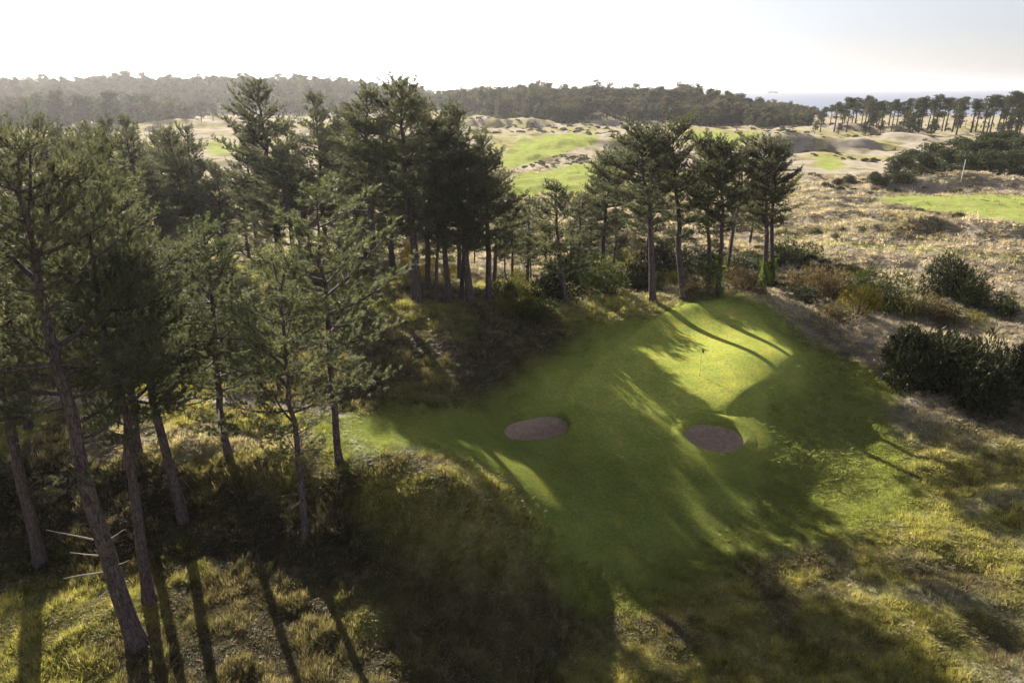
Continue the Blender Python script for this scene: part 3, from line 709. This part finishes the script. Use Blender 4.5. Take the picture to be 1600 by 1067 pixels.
for v, b, t, lab, w in NEAR:
    e, bb, H = pine(v, lab, base=b, top=t, wide=w, group='pines in the left foreground')
    if b == (215, 1008):
        rng = np.random.default_rng(5); me = variant(v)[0]; co = np.empty(len(me.vertices) * 3, np.float32); me.vertices.foreach_get('co', co)
        ring = co.reshape(-1, 3)[:160].reshape(16, 10, 3); cen = ring.mean(1); rz_ = np.linalg.norm(ring - cen[:, None], axis=2).mean(1)
        Ri = np.array(e.rotation_euler.to_matrix().inverted())
        for (zz, ln, az, up) in [(4.6, 1.5, 3.5, .45), (4.0, 1.0, 3.3, .22), (3.4, 1.5, 3.2, -.08), (2.8, .9, 3.5, -.65), (2.0, .6, 3.3, -.3), (4.6, .7, .4, .5), (3.6, .45, .2, .2)]:
            c = np.array([np.interp(zz, cen[:, 2], cen[:, k]) for k in range(3)]); rr = np.interp(zz, cen[:, 2], rz_)
            d = Ri @ np.array([math.cos(az), math.sin(az) * .6, up]); u = np.linspace(0, 1, 6)
            p = c + np.outer(u * (ln + rr), d) + np.outer(u, rng.normal(0, .06, 3)) + np.cumsum(rng.normal(0, .02, (6, 3)), 0) * u[:, None]
            tb = Tubes(); tb.add(p, .034 * (1 - u * .75), 6)
            link('dead_branch', tb.mesh('dead_branch', M_DEAD), e)['label'] = 'bleached dead snag'

BACK = [  # top pixel, distance
 ('dense0', (55, 180), 62, 'dark pine crown at the upper left with its tip just under the horizon'),
 ('dense1', (158, 184), 66, 'dense dark pine behind the leaning pine, left of its neighbour with twin tips'),
 ('tall1', (193, 180), 70, 'dark pine with upright tip right of the far left group'),
 ('dense0', (262, 197), 64, 'shaded full pine left of the gap where a fairway shows'),
 ('dense1', (291, 194), 69, 'narrow topped dark pine next to the gap where a fairway shows'),
 ('tall2', (112, 215), 60, 'hazy pine between the leftmost crowns'),
 ('dense1', (5, 200), 58, 'dark pine cut by the left edge at upper left'),
 ('dense0', (-60, 190), 50, 'dark pine mostly beyond the left edge'),
 ('dense1', (-75, 215), 64, 'pine behind the leftmost one, crown half out of view'),
 ('dense0', (225, 250), 60, 'lower full pine crown in the middle of the left wood'),
 ('dense1', (335, 255), 62, 'lower bushy pine under the gap where a fairway shows'),
 ('dense0', (112, 392), 44, 'low boughed dark pine left of the leaning pine, boughs near the ground'),
 ('dense1', (48, 372), 42, 'low boughed dark pine at the left edge, boughs near the ground'),
 ('dense0', (270, 335), 56, 'low bushy pine behind the broad pale terrace pine'),
 ('young0', (470, 352), 57, 'low pale pine seen between the two slender light green pines'),
 ('dense1', (345, 372), 55, 'lowest bushy pine right of the broad pale terrace pine'),
 ('dense0', (180, 330), 56, 'low dark pine behind the leaning pine trunk'),
 ('dense1', (80, 300), 56, 'lower shaded pine in the depth of the left wood'),
]
for k, (px, py, y) in enumerate([(248, 292, 72), (300, 285, 75), (335, 282, 72), (372, 272, 76), (420, 298, 74), (470, 262, 77), (520, 292, 75), (562, 302, 72), (605, 318, 74), (645, 330, 77), (690, 332, 75), (740, 338, 77), (788, 352, 76), (830, 362, 74), (902, 332, 86), (945, 352, 88), (992, 366, 86), (92, 202, 75), (132, 192, 73), (206, 196, 77), (240, 203, 74), (276, 207, 78), (378, 204, 78), (448, 192, 78), (522, 192, 80)]):
    BACK.append((('dense0', 'dense1')[k % 2], (px, py), y, 'shaded pine filling the back of the wood, ' + ['first', 'second', 'third', 'fourth', 'fifth', 'sixth', 'seventh', 'eighth', 'ninth', 'tenth', 'eleventh', 'twelfth', 'thirteenth', 'fourteenth', 'fifteenth', 'sixteenth', 'seventeenth'][k] + ' from the left' if k < 17 else 'tall back pine of the left wood reaching the horizon, ' + ['first', 'second', 'third', 'fourth', 'fifth', 'sixth', 'seventh', 'eighth'][k - 17] + ' from the left'))
for k, (px, py, y) in enumerate([(95, 418, 47), (165, 402, 49), (235, 425, 47), (300, 410, 50), (372, 428, 48), (432, 415, 51), (500, 432, 49), (556, 420, 52)]):
    BACK.append((('dense1', 'young0', 'dense0')[k % 3], (px, py), y, 'low young pine behind the sunlit terrace and path, ' + ['first', 'second', 'third', 'fourth', 'fifth', 'sixth', 'seventh', 'eighth'][k] + ' from the left'))
for v, t, y, lab in BACK: pine(v, lab, top=t, y=y, group='pines in the left background', wide=1.5 if t[1] > 398 else 1.0)

MID = [
 ('dense0', None, (402, 122), 70, 'tall dark pine with ragged top rising above the horizon, left of centre', 1.22),
 ('tall1', None, (488, 143), 75, 'thin topped pine right of the ragged tall dark pine', 1.05),
 ('dense1', (590, 468), (572, 137), None, 'thick trunked pine at the left end of the ridge row', 1.22),
 ('tall0', (651, 471), (627, 119), None, 'tallest pine of the ridge with a long pale bare trunk', 1.22),
 ('tall1', None, (655, 150), 56, 'pine just right of the tallest ridge pine, trunk in shade', 1.1),
 ('tall2', (702, 470), (680, 185), None, 'thin dark pine in the middle of the ridge row', 1.0),
 ('dense0', (735, 474), (707, 160), None, 'pointed pine of the ridge whose boughs reach right over the fairway', 1.22),
 ('dense1', (765, 472), (752, 208), None, 'last pine at the right end of the ridge row', 1.15),
 ('tall0', None, (545, 165), 72, 'pine crown filling the gap left of the thick trunked ridge pine', 1.1),
 ('tall1', (680, 468), (690, 215), None, 'slim shaded pine between the ridge trunks', .9),
 ('tall2', (720, 470), (735, 230), None, 'second stem beside the pointed ridge pine', .9),
 ('dense1', None, (440, 230), 63, 'hazy lower pine below the ragged tall dark pine', 1.22),
 ('young0', None, (395, 330), 58, 'low broad pine in the hollow behind the sunlit terrace', 1.22),
 ('dense0', None, (540, 330), 62, 'dark low pine at the foot of the ridge trees', 1.0),
 ('tall1', None, (800, 300), 66, 'low spreading pine at the right foot of the ridge row', 1.1),
 ('dense1', None, (600, 185), 65, 'dark pine crown filling the row between the thick trunk and the tallest ridge pine', 1.22),
 ('dense0', None, (640, 235), 67, 'lower dark pine behind the tallest ridge pine', 1.22),
 ('dense1', None, (712, 255), 66, 'lower dark pine behind the pointed ridge pine', 1.22),
 ('tall2', None, (770, 275), 68, 'lower dark pine behind the right end of the ridge row', 1.22),
 ('dense1', None, (515, 215), 79, 'dark pine left behind the ridge row', 1.22),
 ('small0', None, (824, 312), 71, 'low dark pine filling the gap right of the ridge row', 1.2),
 ('small0', None, (905, 305), 77, 'low dark pine behind the small open pine', 1.2),
 ('small0', None, (855, 345), 80, 'low far pine seen left of the small open pine', 1.2),
 ('small0', (886, 482), (868, 287), None, 'small open pine alone between the two groups', 1.2),
]
for v, b, t, y, lab, w in MID: pine(v, lab, base=b, top=t, y=y, wide=w, group='pines on the ridge')

RIGHT = [
 ('round0', (1020, 472), (985, 206), None, 'leaning bare trunked pine at the left of the group behind the green', 1.2, False),
 ('round1', (1068, 466), (1058, 196), None, 'tallest straight pine of the group behind the green', 1.15, False),
 ('round1', (1106, 452), (1100, 222), None, 'slim pine with thin ivy at its foot behind the green', .95, True),
 ('round0', (1122, 462), (1133, 228), None, 'pine with thick bright ivy round its foot behind the green', 1.05, True),
 ('tall2', (1133, 446), (1160, 240), None, 'thin pine behind the ivy covered one', .9, True),
 ('round0', (1196, 448), (1188, 222), None, 'left of the twin pines with ivy feet at the right of the group', 1.15, True),
 ('round1', (1206, 446), (1212, 232), None, 'right of the twin pines with ivy feet at the right of the group', 1.1, True),
 ('dense1', None, (928, 272), 84, 'low dark pine left of the group behind the green', 1.2, False),
 ('round0', None, (950, 246), 76, 'broad shaded pine left of the leaning bare trunked pine', 1.2, False),
 ('round1', None, (1028, 228), 78, 'shaded pine between the leaning and the tallest pine', 1.1, False),
 ('small0', None, (1150, 300), 92, 'small crooked pine standing back between the group behind the green', 1.2, False),
 ('small0', None, (1182, 292), 95, 'small forked pine standing back beside the twin pines', 1.2, False),
 ('small0', None, (965, 330), 78, 'bushy low pine in the undergrowth left of the leaning pine', .9, False),
]
def ivy_mesh(seed, h, r):
    rng = np.random.default_rng(seed); n = 700
    a = rng.uniform(0, 6.28, n); z = h * rng.uniform(0, 1, n) ** 1.1; rr = r * (1.05 + .55 * rng.random(n) * (1 - .6 * z / h)) * (1 + .25 * np.sin(a * 2 + z * 3))
    S = np.column_stack([rr * np.cos(a), rr * np.sin(a), z]); d = np.column_stack([np.cos(a), np.sin(a), rng.uniform(-.3, .8, n)]); d /= np.linalg.norm(d, axis=1)[:, None]
    V, Fc = needles(rng, S, d, np.full(n, .05), 4, .12, .08, 1.0); return mesh_np('ivy', V, Fc, M_IVY)
for i, (v, b, t, y, lab, w, iv) in enumerate(RIGHT):
    e, bb, H = pine(v, lab, base=b, top=t, y=y, wide=w, group='pines behind the green')
    if iv: link('ivy', ivy_mesh(40 + i, 3.4 * (1.3 if i == 3 else 1) * 17 / H * .9, .34), e)

# ------------------------------------------------------------------ shrubs
SH = dict(gorse=[make_shrub(61, 1.6, 1.7, 1800, .10, M_GORSE, 12), make_shrub(62, 1.6, 1.9, 1800, .10, M_GORSE, 10)],
          green=[make_shrub(63, 1.5, 1.8, 1500, .09, M_SHRUBG, 9), make_shrub(64, 1.5, 1.5, 1500, .09, M_SHRUBG, 11)],
          yellow=[make_shrub(65, 1.4, 1.9, 1200, .08, M_SHRUBY, 8, .9)], russet=[make_shrub(66, 1.5, 1.5, 1300, .08, M_SHRUBR, 10, .9)],
          olive=[make_shrub(67, 1.5, 1.6, 1400, .08, M_SHRUBO, 10, .8), make_shrub(68, 1.5, 1.3, 1400, .08, M_SHRUBO, 12, .8)], gold=[make_shrub(69, 1.2, 3.2, 1300, .09, M_GOLD, 9, .3)])
_si = 0
def shrub(kind, px, py, wpx, hpx, label, group, y=None, name=None):
    """wpx, hpx: width and height as they measure in the picture at the shrub's own distance"""
    global _si; _si += 1
    st, fo = SH[kind][_si % len(SH[kind])]
    if y is None: b = hit(px, py)
    else:
        d = ray(px, py); b = np.array([d[0] / d[1] * y, y, 0.]); b[2] = height(b[0:1], b[1:2])[0]
    depth = b[1] * CT + (CAMZ - b[2]) * ST
    e = bpy.data.objects.new(name or {'gorse': 'gorse_bush', 'gold': 'autumn_shrub'}.get(kind, 'shrub'), None); COL.objects.link(e); e.empty_display_size = .3
    W = wpx / F * depth; Hh = hpx / F * depth
    e.location = b; e.rotation_euler = (0, 0, RNG.uniform(0, 6.28)); e.scale = (W / 3.1, W / 3.1, Hh / 1.75 if kind != 'gold' else Hh / 3.2)
    link('stem', st, e); link('foliage', fo, e)
    tag(e, label, 'bush', group); return e
g1 = 'bushes right of the green'
for a in [
 ('gorse', 1440, 600, 110, 80, 'left lobe of the big black gorse right of the green'),
 ('gorse', 1500, 618, 140, 100, 'big black gorse bush right of the green'),
 ('gorse', 1560, 628, 120, 80, 'front right gorse bush running to the right edge'),
 ('gorse', 1470, 570, 100, 50, 'back gorse bush with rounded top behind the big black one'),
 ('gorse', 1590, 605, 90, 70, 'gorse bush cut by the right edge'),
 ('green', 1375, 470, 75, 68, 'dark round bush standing highest among the bushes behind the green'),
 ('yellow', 1338, 492, 60, 50, 'yellow green feathery bush right of the green'),
 ('russet', 1290, 470, 80, 60, 'russet bush behind the right shoulder of the green'),
 ('russet', 1265, 450, 60, 40, 'pale russet bush next to the twin pines'),
 ('gorse', 1475, 462, 75, 62, 'dark bush with a knobbly top, right of the round one'),
 ('green', 1515, 475, 60, 52, 'grey green bush near the end of the bush row'),
 ('green', 1552, 490, 46, 52, 'upright green bush at the end of the bush row'),
 ('olive', 1420, 488, 60, 42, 'olive bush in front of the round one'),
 ('russet', 1455, 500, 60, 40, 'low russet bush in front of the row'),
 ('green', 1385, 492, 44, 22, 'low bright green bush in front of the round one'),
 ('olive', 1495, 500, 60, 30, 'low olive bush in front of the grey green one'),
 ('gorse', 1240, 470, 60, 24, 'low dark bush at the top right of the green'),
 ('russet', 1310, 500, 60, 34, 'dark russet bush on the slope right of the green'),
 ('green', 1235, 408, 70, 34, 'green bush right of the twin pines on the plain'),
 ('green', 1165, 412, 60, 26, 'green bush seen between the trunks behind the green'),
 ('olive', 1320, 430, 50, 26, 'pale olive bush on the dune right of the pines'),
]: shrub(a[0], a[1], a[2], a[3] * (1.1 if a[2] > 560 else 1.3), a[4] * (1.25 if a[2] > 560 else 1.12) * RNG.uniform(.8, 1.15), a[5], g1)
g2 = 'undergrowth behind the green'
und = [('olive', 800, 488, 70, 40), ('green', 840, 495, 60, 34), ('yellow', 935, 492, 44, 40), ('green', 960, 488, 50, 34), ('yellow', 1052, 470, 30, 26), ('green', 990, 488, 40, 40), ('gorse', 920, 470, 60, 50),
       ('green', 950, 462, 70, 60), ('gorse', 870, 470, 70, 50), ('gorse', 1040, 440, 60, 70), ('olive', 1030, 470, 44, 40), ('russet', 1090, 458, 60, 34), ('russet', 1150, 455, 60, 44), ('gorse', 1000, 455, 60, 50), ('olive', 815, 462, 56, 44), ('green', 780, 470, 40, 40),
       ('russet', 1180, 462, 40, 20), ('gorse', 1120, 430, 70, 40), ('olive', 985, 420, 60, 36), ('green', 895, 440, 60, 60)]
words = {'olive': 'olive', 'green': 'green', 'yellow': 'yellow leaved', 'gorse': 'dark', 'russet': 'brown'}
ordn = ['first', 'second', 'third', 'fourth', 'fifth', 'sixth', 'seventh', 'eighth', 'ninth', 'tenth', 'eleventh', 'twelfth', 'thirteenth', 'fourteenth', 'fifteenth', 'sixteenth', 'seventeenth', 'eighteenth', 'nineteenth', 'twentieth']
und.sort(key=lambda a: a[1]); cnt = {}
for k, px, py, w, h in und:
    cnt[k] = cnt.get(k, 0) + 1
    shrub(k, px, py, w * 1.35, h * 1.15, f'{words[k]} undergrowth bush behind the green, {ordn[cnt[k]-1]} of its colour from the left', g2, y=(69 + (px % 7) * .5 if py > 464 and 895 < px < 1115 else None))
shrub('gold', 645, 462, 44, 64, 'golden autumn shrub glowing left of the tallest ridge trunk', 'golden shrubs under the ridge pines', y=60)
shrub('gold', 672, 466, 30, 46, 'golden autumn shrub glowing right of the tallest ridge trunk', 'golden shrubs under the ridge pines', y=61)
shrub('yellow', 700, 466, 36, 36, 'yellow shrub between the slim ridge trunks', 'golden shrubs under the ridge pines', y=62)
shrub('olive', 575, 470, 50, 40, 'pale green shrub left of the thick ridge trunk', 'golden shrubs under the ridge pines', y=60)
for i, (px, py, w, h, lab) in enumerate([(1405, 285, 46, 20, 'dark scrub bush left of the far copse'), (1375, 287, 40, 22, 'dark scrub bush at the left foot of the far copse'), (1325, 286, 24, 16, 'small dark scrub bush alone on the far pink grass'),
      (1312, 290, 20, 13, 'tiny dark scrub bush beside the lone scrub bush'), (1300, 296, 12, 8, 'tiniest tuft bush left of the lone scrub bush'), (1315, 361, 12, 10, 'small round bush on the dune path, left one'), (1346, 362, 12, 10, 'small round bush on the dune path, right one'), (1274, 365, 22, 12, 'low green bush right of the twin pines on the dune'), (1310, 372, 22, 9, 'flat green bush on the dune path')]):
    shrub('gorse' if i < 5 else 'green', px, py, w, h, lab, 'scrub on the far dunes')

# ------------------------------------------------------------------ far woods
FT = [make_far_tree(80 + i, 12, .30 if i < 2 else .08, 3.0 if i < 2 else 3.8, i >= 2, 460, .75) for i in range(5)]
FR = [make_far_tree(90 + i, 17, .42, 3.1, False, 620, .62) for i in range(4)]
FB = [make_far_tree(95 + i, 9, .06, 4.2, True, 1700, .5, M_COPSE) for i in range(3)]
def far_tree(v, x, y, H, label, group, wide=1.0, name='pine_tree', cat='pine tree'):
    tr, cr, H0 = v; e = bpy.data.objects.new(name, None); COL.objects.link(e); e.empty_display_size = .5
    e.location = (x, y, height(np.array([x]), np.array([y]))[0]); s = H / H0; e.scale = (s * wide, s * wide, s); e.rotation_euler = (0, 0, RNG.uniform(0, 6.28))
    link('trunk', tr, e); link('crown', cr, e); tag(e, label, cat, group); return e
row = []
_px = 1272.
while _px < 1625:
    _px += RNG.choice([3.5, 5, 7, 11], p=[.3, .3, .25, .15]); row.append((_px, np.interp(_px, [1270, 1290, 1320, 1345, 1380, 1410, 1450, 1480, 1500, 1515, 1540, 1555, 1575, 1630], [172, 162, 151, 147, 151, 149, 148, 144, 153, 158, 145, 152, 144, 148]) + RNG.uniform(-2, 11)))
row = [r for r in row if not (1503 < r[0] < 1512 or 1551 < r[0] < 1560)]
def nth(i):
    w1 = ['', 'first', 'second', 'third', 'fourth', 'fifth', 'sixth', 'seventh', 'eighth', 'ninth']; te = {2: 'twenty', 3: 'thirty', 4: 'forty', 5: 'fifty'}; tt = {2: 'twentieth', 3: 'thirtieth', 4: 'fortieth', 5: 'fiftieth'}
    k = i + 1
    if k <= 20: return ordn[i]
    return te[k // 10] + '-' + w1[k % 10] if k % 10 else tt[k // 10]
for i, (px, py) in enumerate(row):
    y = 332 + RNG.uniform(-16, 26); x = (px - CX) / F * (y * CT + 6); b = np.array([x, y, 0])
    hb = height(np.array([x]), np.array([y]))[0]; H = top_height(b, py) - hb
    far_tree(FR[i % 4], x, y, H, f'tall pine in the far row before the sea, {nth(i)} from its left end', 'pine row before the sea', RNG.uniform(.95, 1.5))
    if i % 3 == 1: far_tree(FT[2 + i % 3], x + RNG.uniform(-4, 4), y - RNG.uniform(2, 12), H * RNG.uniform(.35, .65), f'lower bushy tree among the trunks of the far pine row, {nth(i // 3)} from its left end', 'bushy trees in the far row', 1.1, 'broad_tree', 'tree')
far_tree(FT[3], (1425 - CX) / F * 300 * CT, 296, 12.5, 'broad dark tree reaching to the ground before the far pine row', 'pine row before the sea', 1.25, 'broad_tree', 'tree')
cop = [(1408, 244, 156), (1425, 234, 164), (1446, 240, 158), (1460, 224, 172), (1480, 232, 163), (1496, 216, 182), (1510, 238, 157), (1522, 220, 170), (1538, 208, 190), (1548, 236, 158), (1556, 216, 175), (1575, 205, 195), (1584, 236, 160), (1596, 212, 178), (1612, 228, 165), (1640, 215, 180)]
for i, (px, py, y) in enumerate(cop):
    x = (px - CX) / F * (y * CT + 5); b = np.array([x, y, 0]); hb = height(np.array([x]), np.array([y]))[0]
    far_tree(FB[i % 3], x, y, max(4., top_height(b, py) - hb), f'wind shaped dark tree of the right copse, {ordn[i]} from its left end', 'copse at the right', 1.25, 'copse_tree', 'tree')

def far_wood():
    P = []; R_ = RNG
    def band(n, x0, x1, y0, y1, f=None):
        x = R_.uniform(x0, x1, n); y = R_.uniform(y0, y1, n)
        k = np.ones(n, bool) if f is None else f(x, y)
        P.append(np.column_stack([x[k], y[k]]))
    band(3300, -45, 260, 365, 620, lambda x, y: (y > 385 + 60 * (fbm(x / 26, y * 0, 401, 2) - .45) + np.abs(x - 105) * .05 + 60 * sstep(0, -40, x)) & (x < 160 + (y - 390) * .45))
    band(5200, -760, 20, 480, 820, lambda x, y: (y > 540 + 90 * (fbm(x / 50, y * 0, 405, 2) - .5)) & ((x < -85) | (y < 620)))
    band(300, -290, -170, 325, 420, lambda x, y: y > 350 + 26 * (fbm(x / 20, y * 0, 407, 2) - .5) + .25 * np.clip(x + 250, 0, 90))
    band(420, 120, 420, 352, 400)
    band(120, 20, 120, 600, 700)
    P = np.concatenate(P); x, y = P[:, 0], P[:, 1]; n = len(P)
    s = .9 * R_.uniform(.7, 1.25, n) * np.where(x < -150, 1.0, .85) * (.85 + .4 * fbm(x / 30, y / 30, 411, 2))
    s = np.where((x > 165 + (y - 390) * .45) & (y < 400), s * .3, s)
    s = s * (1 - .5 * sstep(-80, 0, x - 160 - (y - 390) * .45) * (x > 40))
    s = np.where(fbm(x / 12, y / 12, 421, 2) > .62, s * 1.25, s)
    pal = np.array([[.060, .066, .034], [.085, .085, .040], [.105, .085, .050], [.070, .080, .034], [.12, .105, .055]])
    tint = pal[R_.integers(0, 5, n)] * R_.uniform(.8, 1.25, (n, 1))
    srcs = []
    for i, (tr, cr, H) in enumerate(FT):
        # one source mesh per kind: trunk and crown together
        va = np.empty(len(tr.vertices) * 3, np.float32); tr.vertices.foreach_get('co', va)
        vb = np.empty(len(cr.vertices) * 3, np.float32); cr.vertices.foreach_get('co', vb)
        fb = np.arange(len(vb) // 3).reshape(-1, 3)
        fa = np.array([list(p.vertices) for p in tr.polygons]); fa = np.concatenate([fa[:, [0, 1, 2]], fa[:, [0, 2, 3]]])
        me = mesh_np('wood_tree', np.concatenate([va.reshape(-1, 3), vb.reshape(-1, 3)]), np.concatenate([fa, fb + len(va) // 3]), M_WOOD)
        srcs.append(bpy.data.objects.new('wood_tree', me))
    scatter('far_wood', np.column_stack([x, y, height(x, y) - .2]), R_.uniform(0, 6.28, n), np.column_stack([s * 1.15, s * 1.15, s]), tint, srcs, R_.integers(0, 5, n), 'hazy pine woods covering the far hills', 'wood')
far_wood()

def dune_scrub():
    n = 6500; r = np.exp(RNG.uniform(math.log(75), math.log(420), n)); a = RNG.uniform(-.3, .8, n); x = r * np.sin(a); y = r * np.cos(a)
    z = zones(x, y); k = (fbm(x / 20, y / 20, 501, 3) > .52) & (z['farfair'] < .1) & (z['track'] < .3) & (y > 72); x = x[k]; y = y[k]; n = len(x)
    pal = np.array([[.055, .055, .028], [.10, .085, .045], [.085, .10, .035], [.14, .115, .07]]); t = pal[RNG.integers(0, 4, n)] * RNG.uniform(.8, 1.2, (n, 1))
    src = []
    for i in range(3):
        rng = np.random.default_rng(520 + i); q = rng.normal(size=(130, 3)); q /= np.linalg.norm(q, axis=1)[:, None]; q = q * np.array([.9, .9, .5]) * rng.uniform(.6, 1, (130, 1)); q[:, 2] = np.abs(q[:, 2])
        V, Fc = needles(rng, q, np.tile([0, 0, 1.], (130, 1)), np.full(130, .2), 4, .24, .10, .8); src.append(bpy.data.objects.new('scrub_source', mesh_np('scrub_source', V, Fc, M_WOOD)))
    sc_ = RNG.uniform(.35, 1.3, n) * (1 + .5 * sstep(200, 350, y)); scatter('dune_scrub', np.column_stack([x, y, height(x, y) - .05]), RNG.uniform(0, 6.28, n), np.column_stack([sc_, sc_, sc_ * RNG.uniform(.6, 1.1, n)]), t, src, RNG.integers(0, 3, n), 'low dark scrub dotting the far dunes', 'scrub')
dune_scrub()

# ------------------------------------------------------------------ small things
def flagstick(base, h, label, cloth, side=1, fl=(.32, .22)):
    e = bpy.data.objects.new('golf_flag', None); COL.objects.link(e); e.location = base; e.empty_display_size = .2
    tb = Tubes(); tb.add(np.array([[0, 0, -.1], [0, 0, h * .5], [0, 0, h]]), [.014, .013, .010], 8); link('pole', tb.mesh('pole', M_POLE if cloth is M_FLAG else M_WHITE), e)
    V = []; Fc = []; n = 8
    for j in range(4):
        for i in range(n):
            u = i / (n - 1); V.append((side * u * fl[0] * .55, .05 * math.sin(u * 7) * u, h - .02 - fl[1] * j / 3 - .25 * u * fl[0] * (1 + .2 * j)))
    for j in range(3):
        for i in range(n - 1): a = j * n + i; Fc.append([a, a + 1, a + n + 1, a + n])
    link('flag', mesh_np('flag', np.array(V), np.array(Fc), cloth, True), e)
    th = np.linspace(0, 6.283, 24, endpoint=False); cv = np.column_stack([.054 * np.cos(th), .054 * np.sin(th), np.full(24, .012)])
    link('hole', mesh_np('hole', np.vstack([[[0, 0, .012]], cv]), np.array([[0, 1 + i, 1 + (i + 1) % 24] for i in range(24)]), M_CUP), e)
    tag(e, label, 'flag', 'golf flags'); return e
flagstick(hit(1093, 587), 2.15, 'thin flagstick with small flag on the shadow dappled green', M_FLAG)
flagstick(hit(1513, 308), 1.6, 'white flag on the bright green at the right', M_FLAGW, -1, (.9, .6))
pb = hit(1501, 285); d = pb[1] * CT + CAMZ * ST
tb = Tubes(); hh = 33 / F * d
tb.add(np.array([[0, 0, -.3], [0, 0, hh * .5], [0, 0, hh]]), [.075, .07, .055], 8)
mp_e = bpy.data.objects.new('marker_post', None); COL.objects.link(mp_e); mp_e.location = pb
link('post', tb.mesh('post', M_WHITE), mp_e)
tb = Tubes(); tb.add(np.array([[0, 0, hh], [0, 0, hh + .06], [0, 0, hh + .14]]), [.1, .1, .01], 8); link('cap', tb.mesh('cap', M_WHITE), mp_e)
tag(mp_e, 'tall white marker post before the right copse', 'post')

def turbine(px, dist, hub, rot, label):
    x = (px - CX) / F * dist * CT; e = bpy.data.objects.new('wind_turbine', None); COL.objects.link(e); e.location = (x, dist, -6.8)
    tb = Tubes(); tb.add(np.array([[0, 0, -2], [0, 0, hub * .5], [0, 0, hub]]), [2.4, 2.0, 1.5], 10); link('tower', tb.mesh('tower', M_TURB), e)
    tb = Tubes(); tb.add(np.array([[0, 4, hub], [0, 0, hub + .3], [0, -4, hub]]), [1.2, 2.0, 1.4], 8); link('nacelle', tb.mesh('nacelle', M_TURB), e)
    for k in range(3):
        a = rot + k * 2.0944; d = np.array([math.sin(a), 0, math.cos(a)]); tb = Tubes(); u = np.linspace(0, 1, 5)
        tb.add(np.array([0, -4.5, hub]) + np.outer(u * hub * .52, d), 1.5 * (1 - u * .8), 6); link('blade', tb.mesh('blade', M_TURB), e)
    tag(e, label, 'wind turbine', 'wind turbines at sea')
for i, (px, rot) in enumerate([(681, .2), (760, 1.2), (768, .7), (842, .1), (851, .9), (914, 1.6), (927, .4), (946, 1.1), (963, .6)]):
    turbine(px, 4300, 68, rot, f'faint white wind turbine on the sea horizon, {ordn[i]} from the left')
sx = (1208 - CX) / F * 4200 * CT
se = bpy.data.objects.new('cargo_ship', None); COL.objects.link(se); se.location = (sx, 4200, -6.8)
def boxmesh(name, bx, m, taper=1.0):
    x0, x1, y0, y1, z0, z1 = bx; t = taper
    V = [(x0 * t, y0, z0), (x1 * t, y0, z0), (x1 * t, y1, z0), (x0 * t, y1, z0), (x0, y0, z1), (x1, y0, z1), (x1, y1, z1), (x0, y1, z1)]
    return mesh_np(name, np.array(V, float), np.array([[3, 2, 1, 0], [4, 5, 6, 7], [0, 1, 5, 4], [1, 2, 6, 5], [2, 3, 7, 6], [3, 0, 4, 7]]), m)
link('hull', boxmesh('hull', (-32, 32, -6, 6, -1, 7), M_HULL, .92), se); link('bridge', boxmesh('bridge', (-22, -10, -5, 5, 7, 19), M_WHITE), se); link('funnel', boxmesh('funnel', (-20, -16, -1.5, 1.5, 19, 25), M_HULL), se)
link('deck_load', boxmesh('deck_load', (-4, 26, -5, 5, 7, 10), M_HULL), se)
tag(se, 'tiny cargo ship on the horizon at right', 'ship')

# ------------------------------------------------------------------ haze
def b_haze(nt, out):
    v = N(nt, 'ShaderNodeVolumePrincipled'); v.inputs['Color'].default_value = (.96, .95, .97, 1); v.inputs['Density'].default_value = .000125; v.inputs['Anisotropy'].default_value = .52
    L(nt, v.outputs[0], out.inputs['Volume'])
M_HAZE = mat('haze', b_haze)
hz = link('haze', boxmesh('haze', (-46000, 46000, -400, 46000, -12, 125), M_HAZE)); tag(hz, 'pale sunlit sea haze over the whole landscape', 'haze', kind='stuff')
hz.display_type = 'BOUNDS'
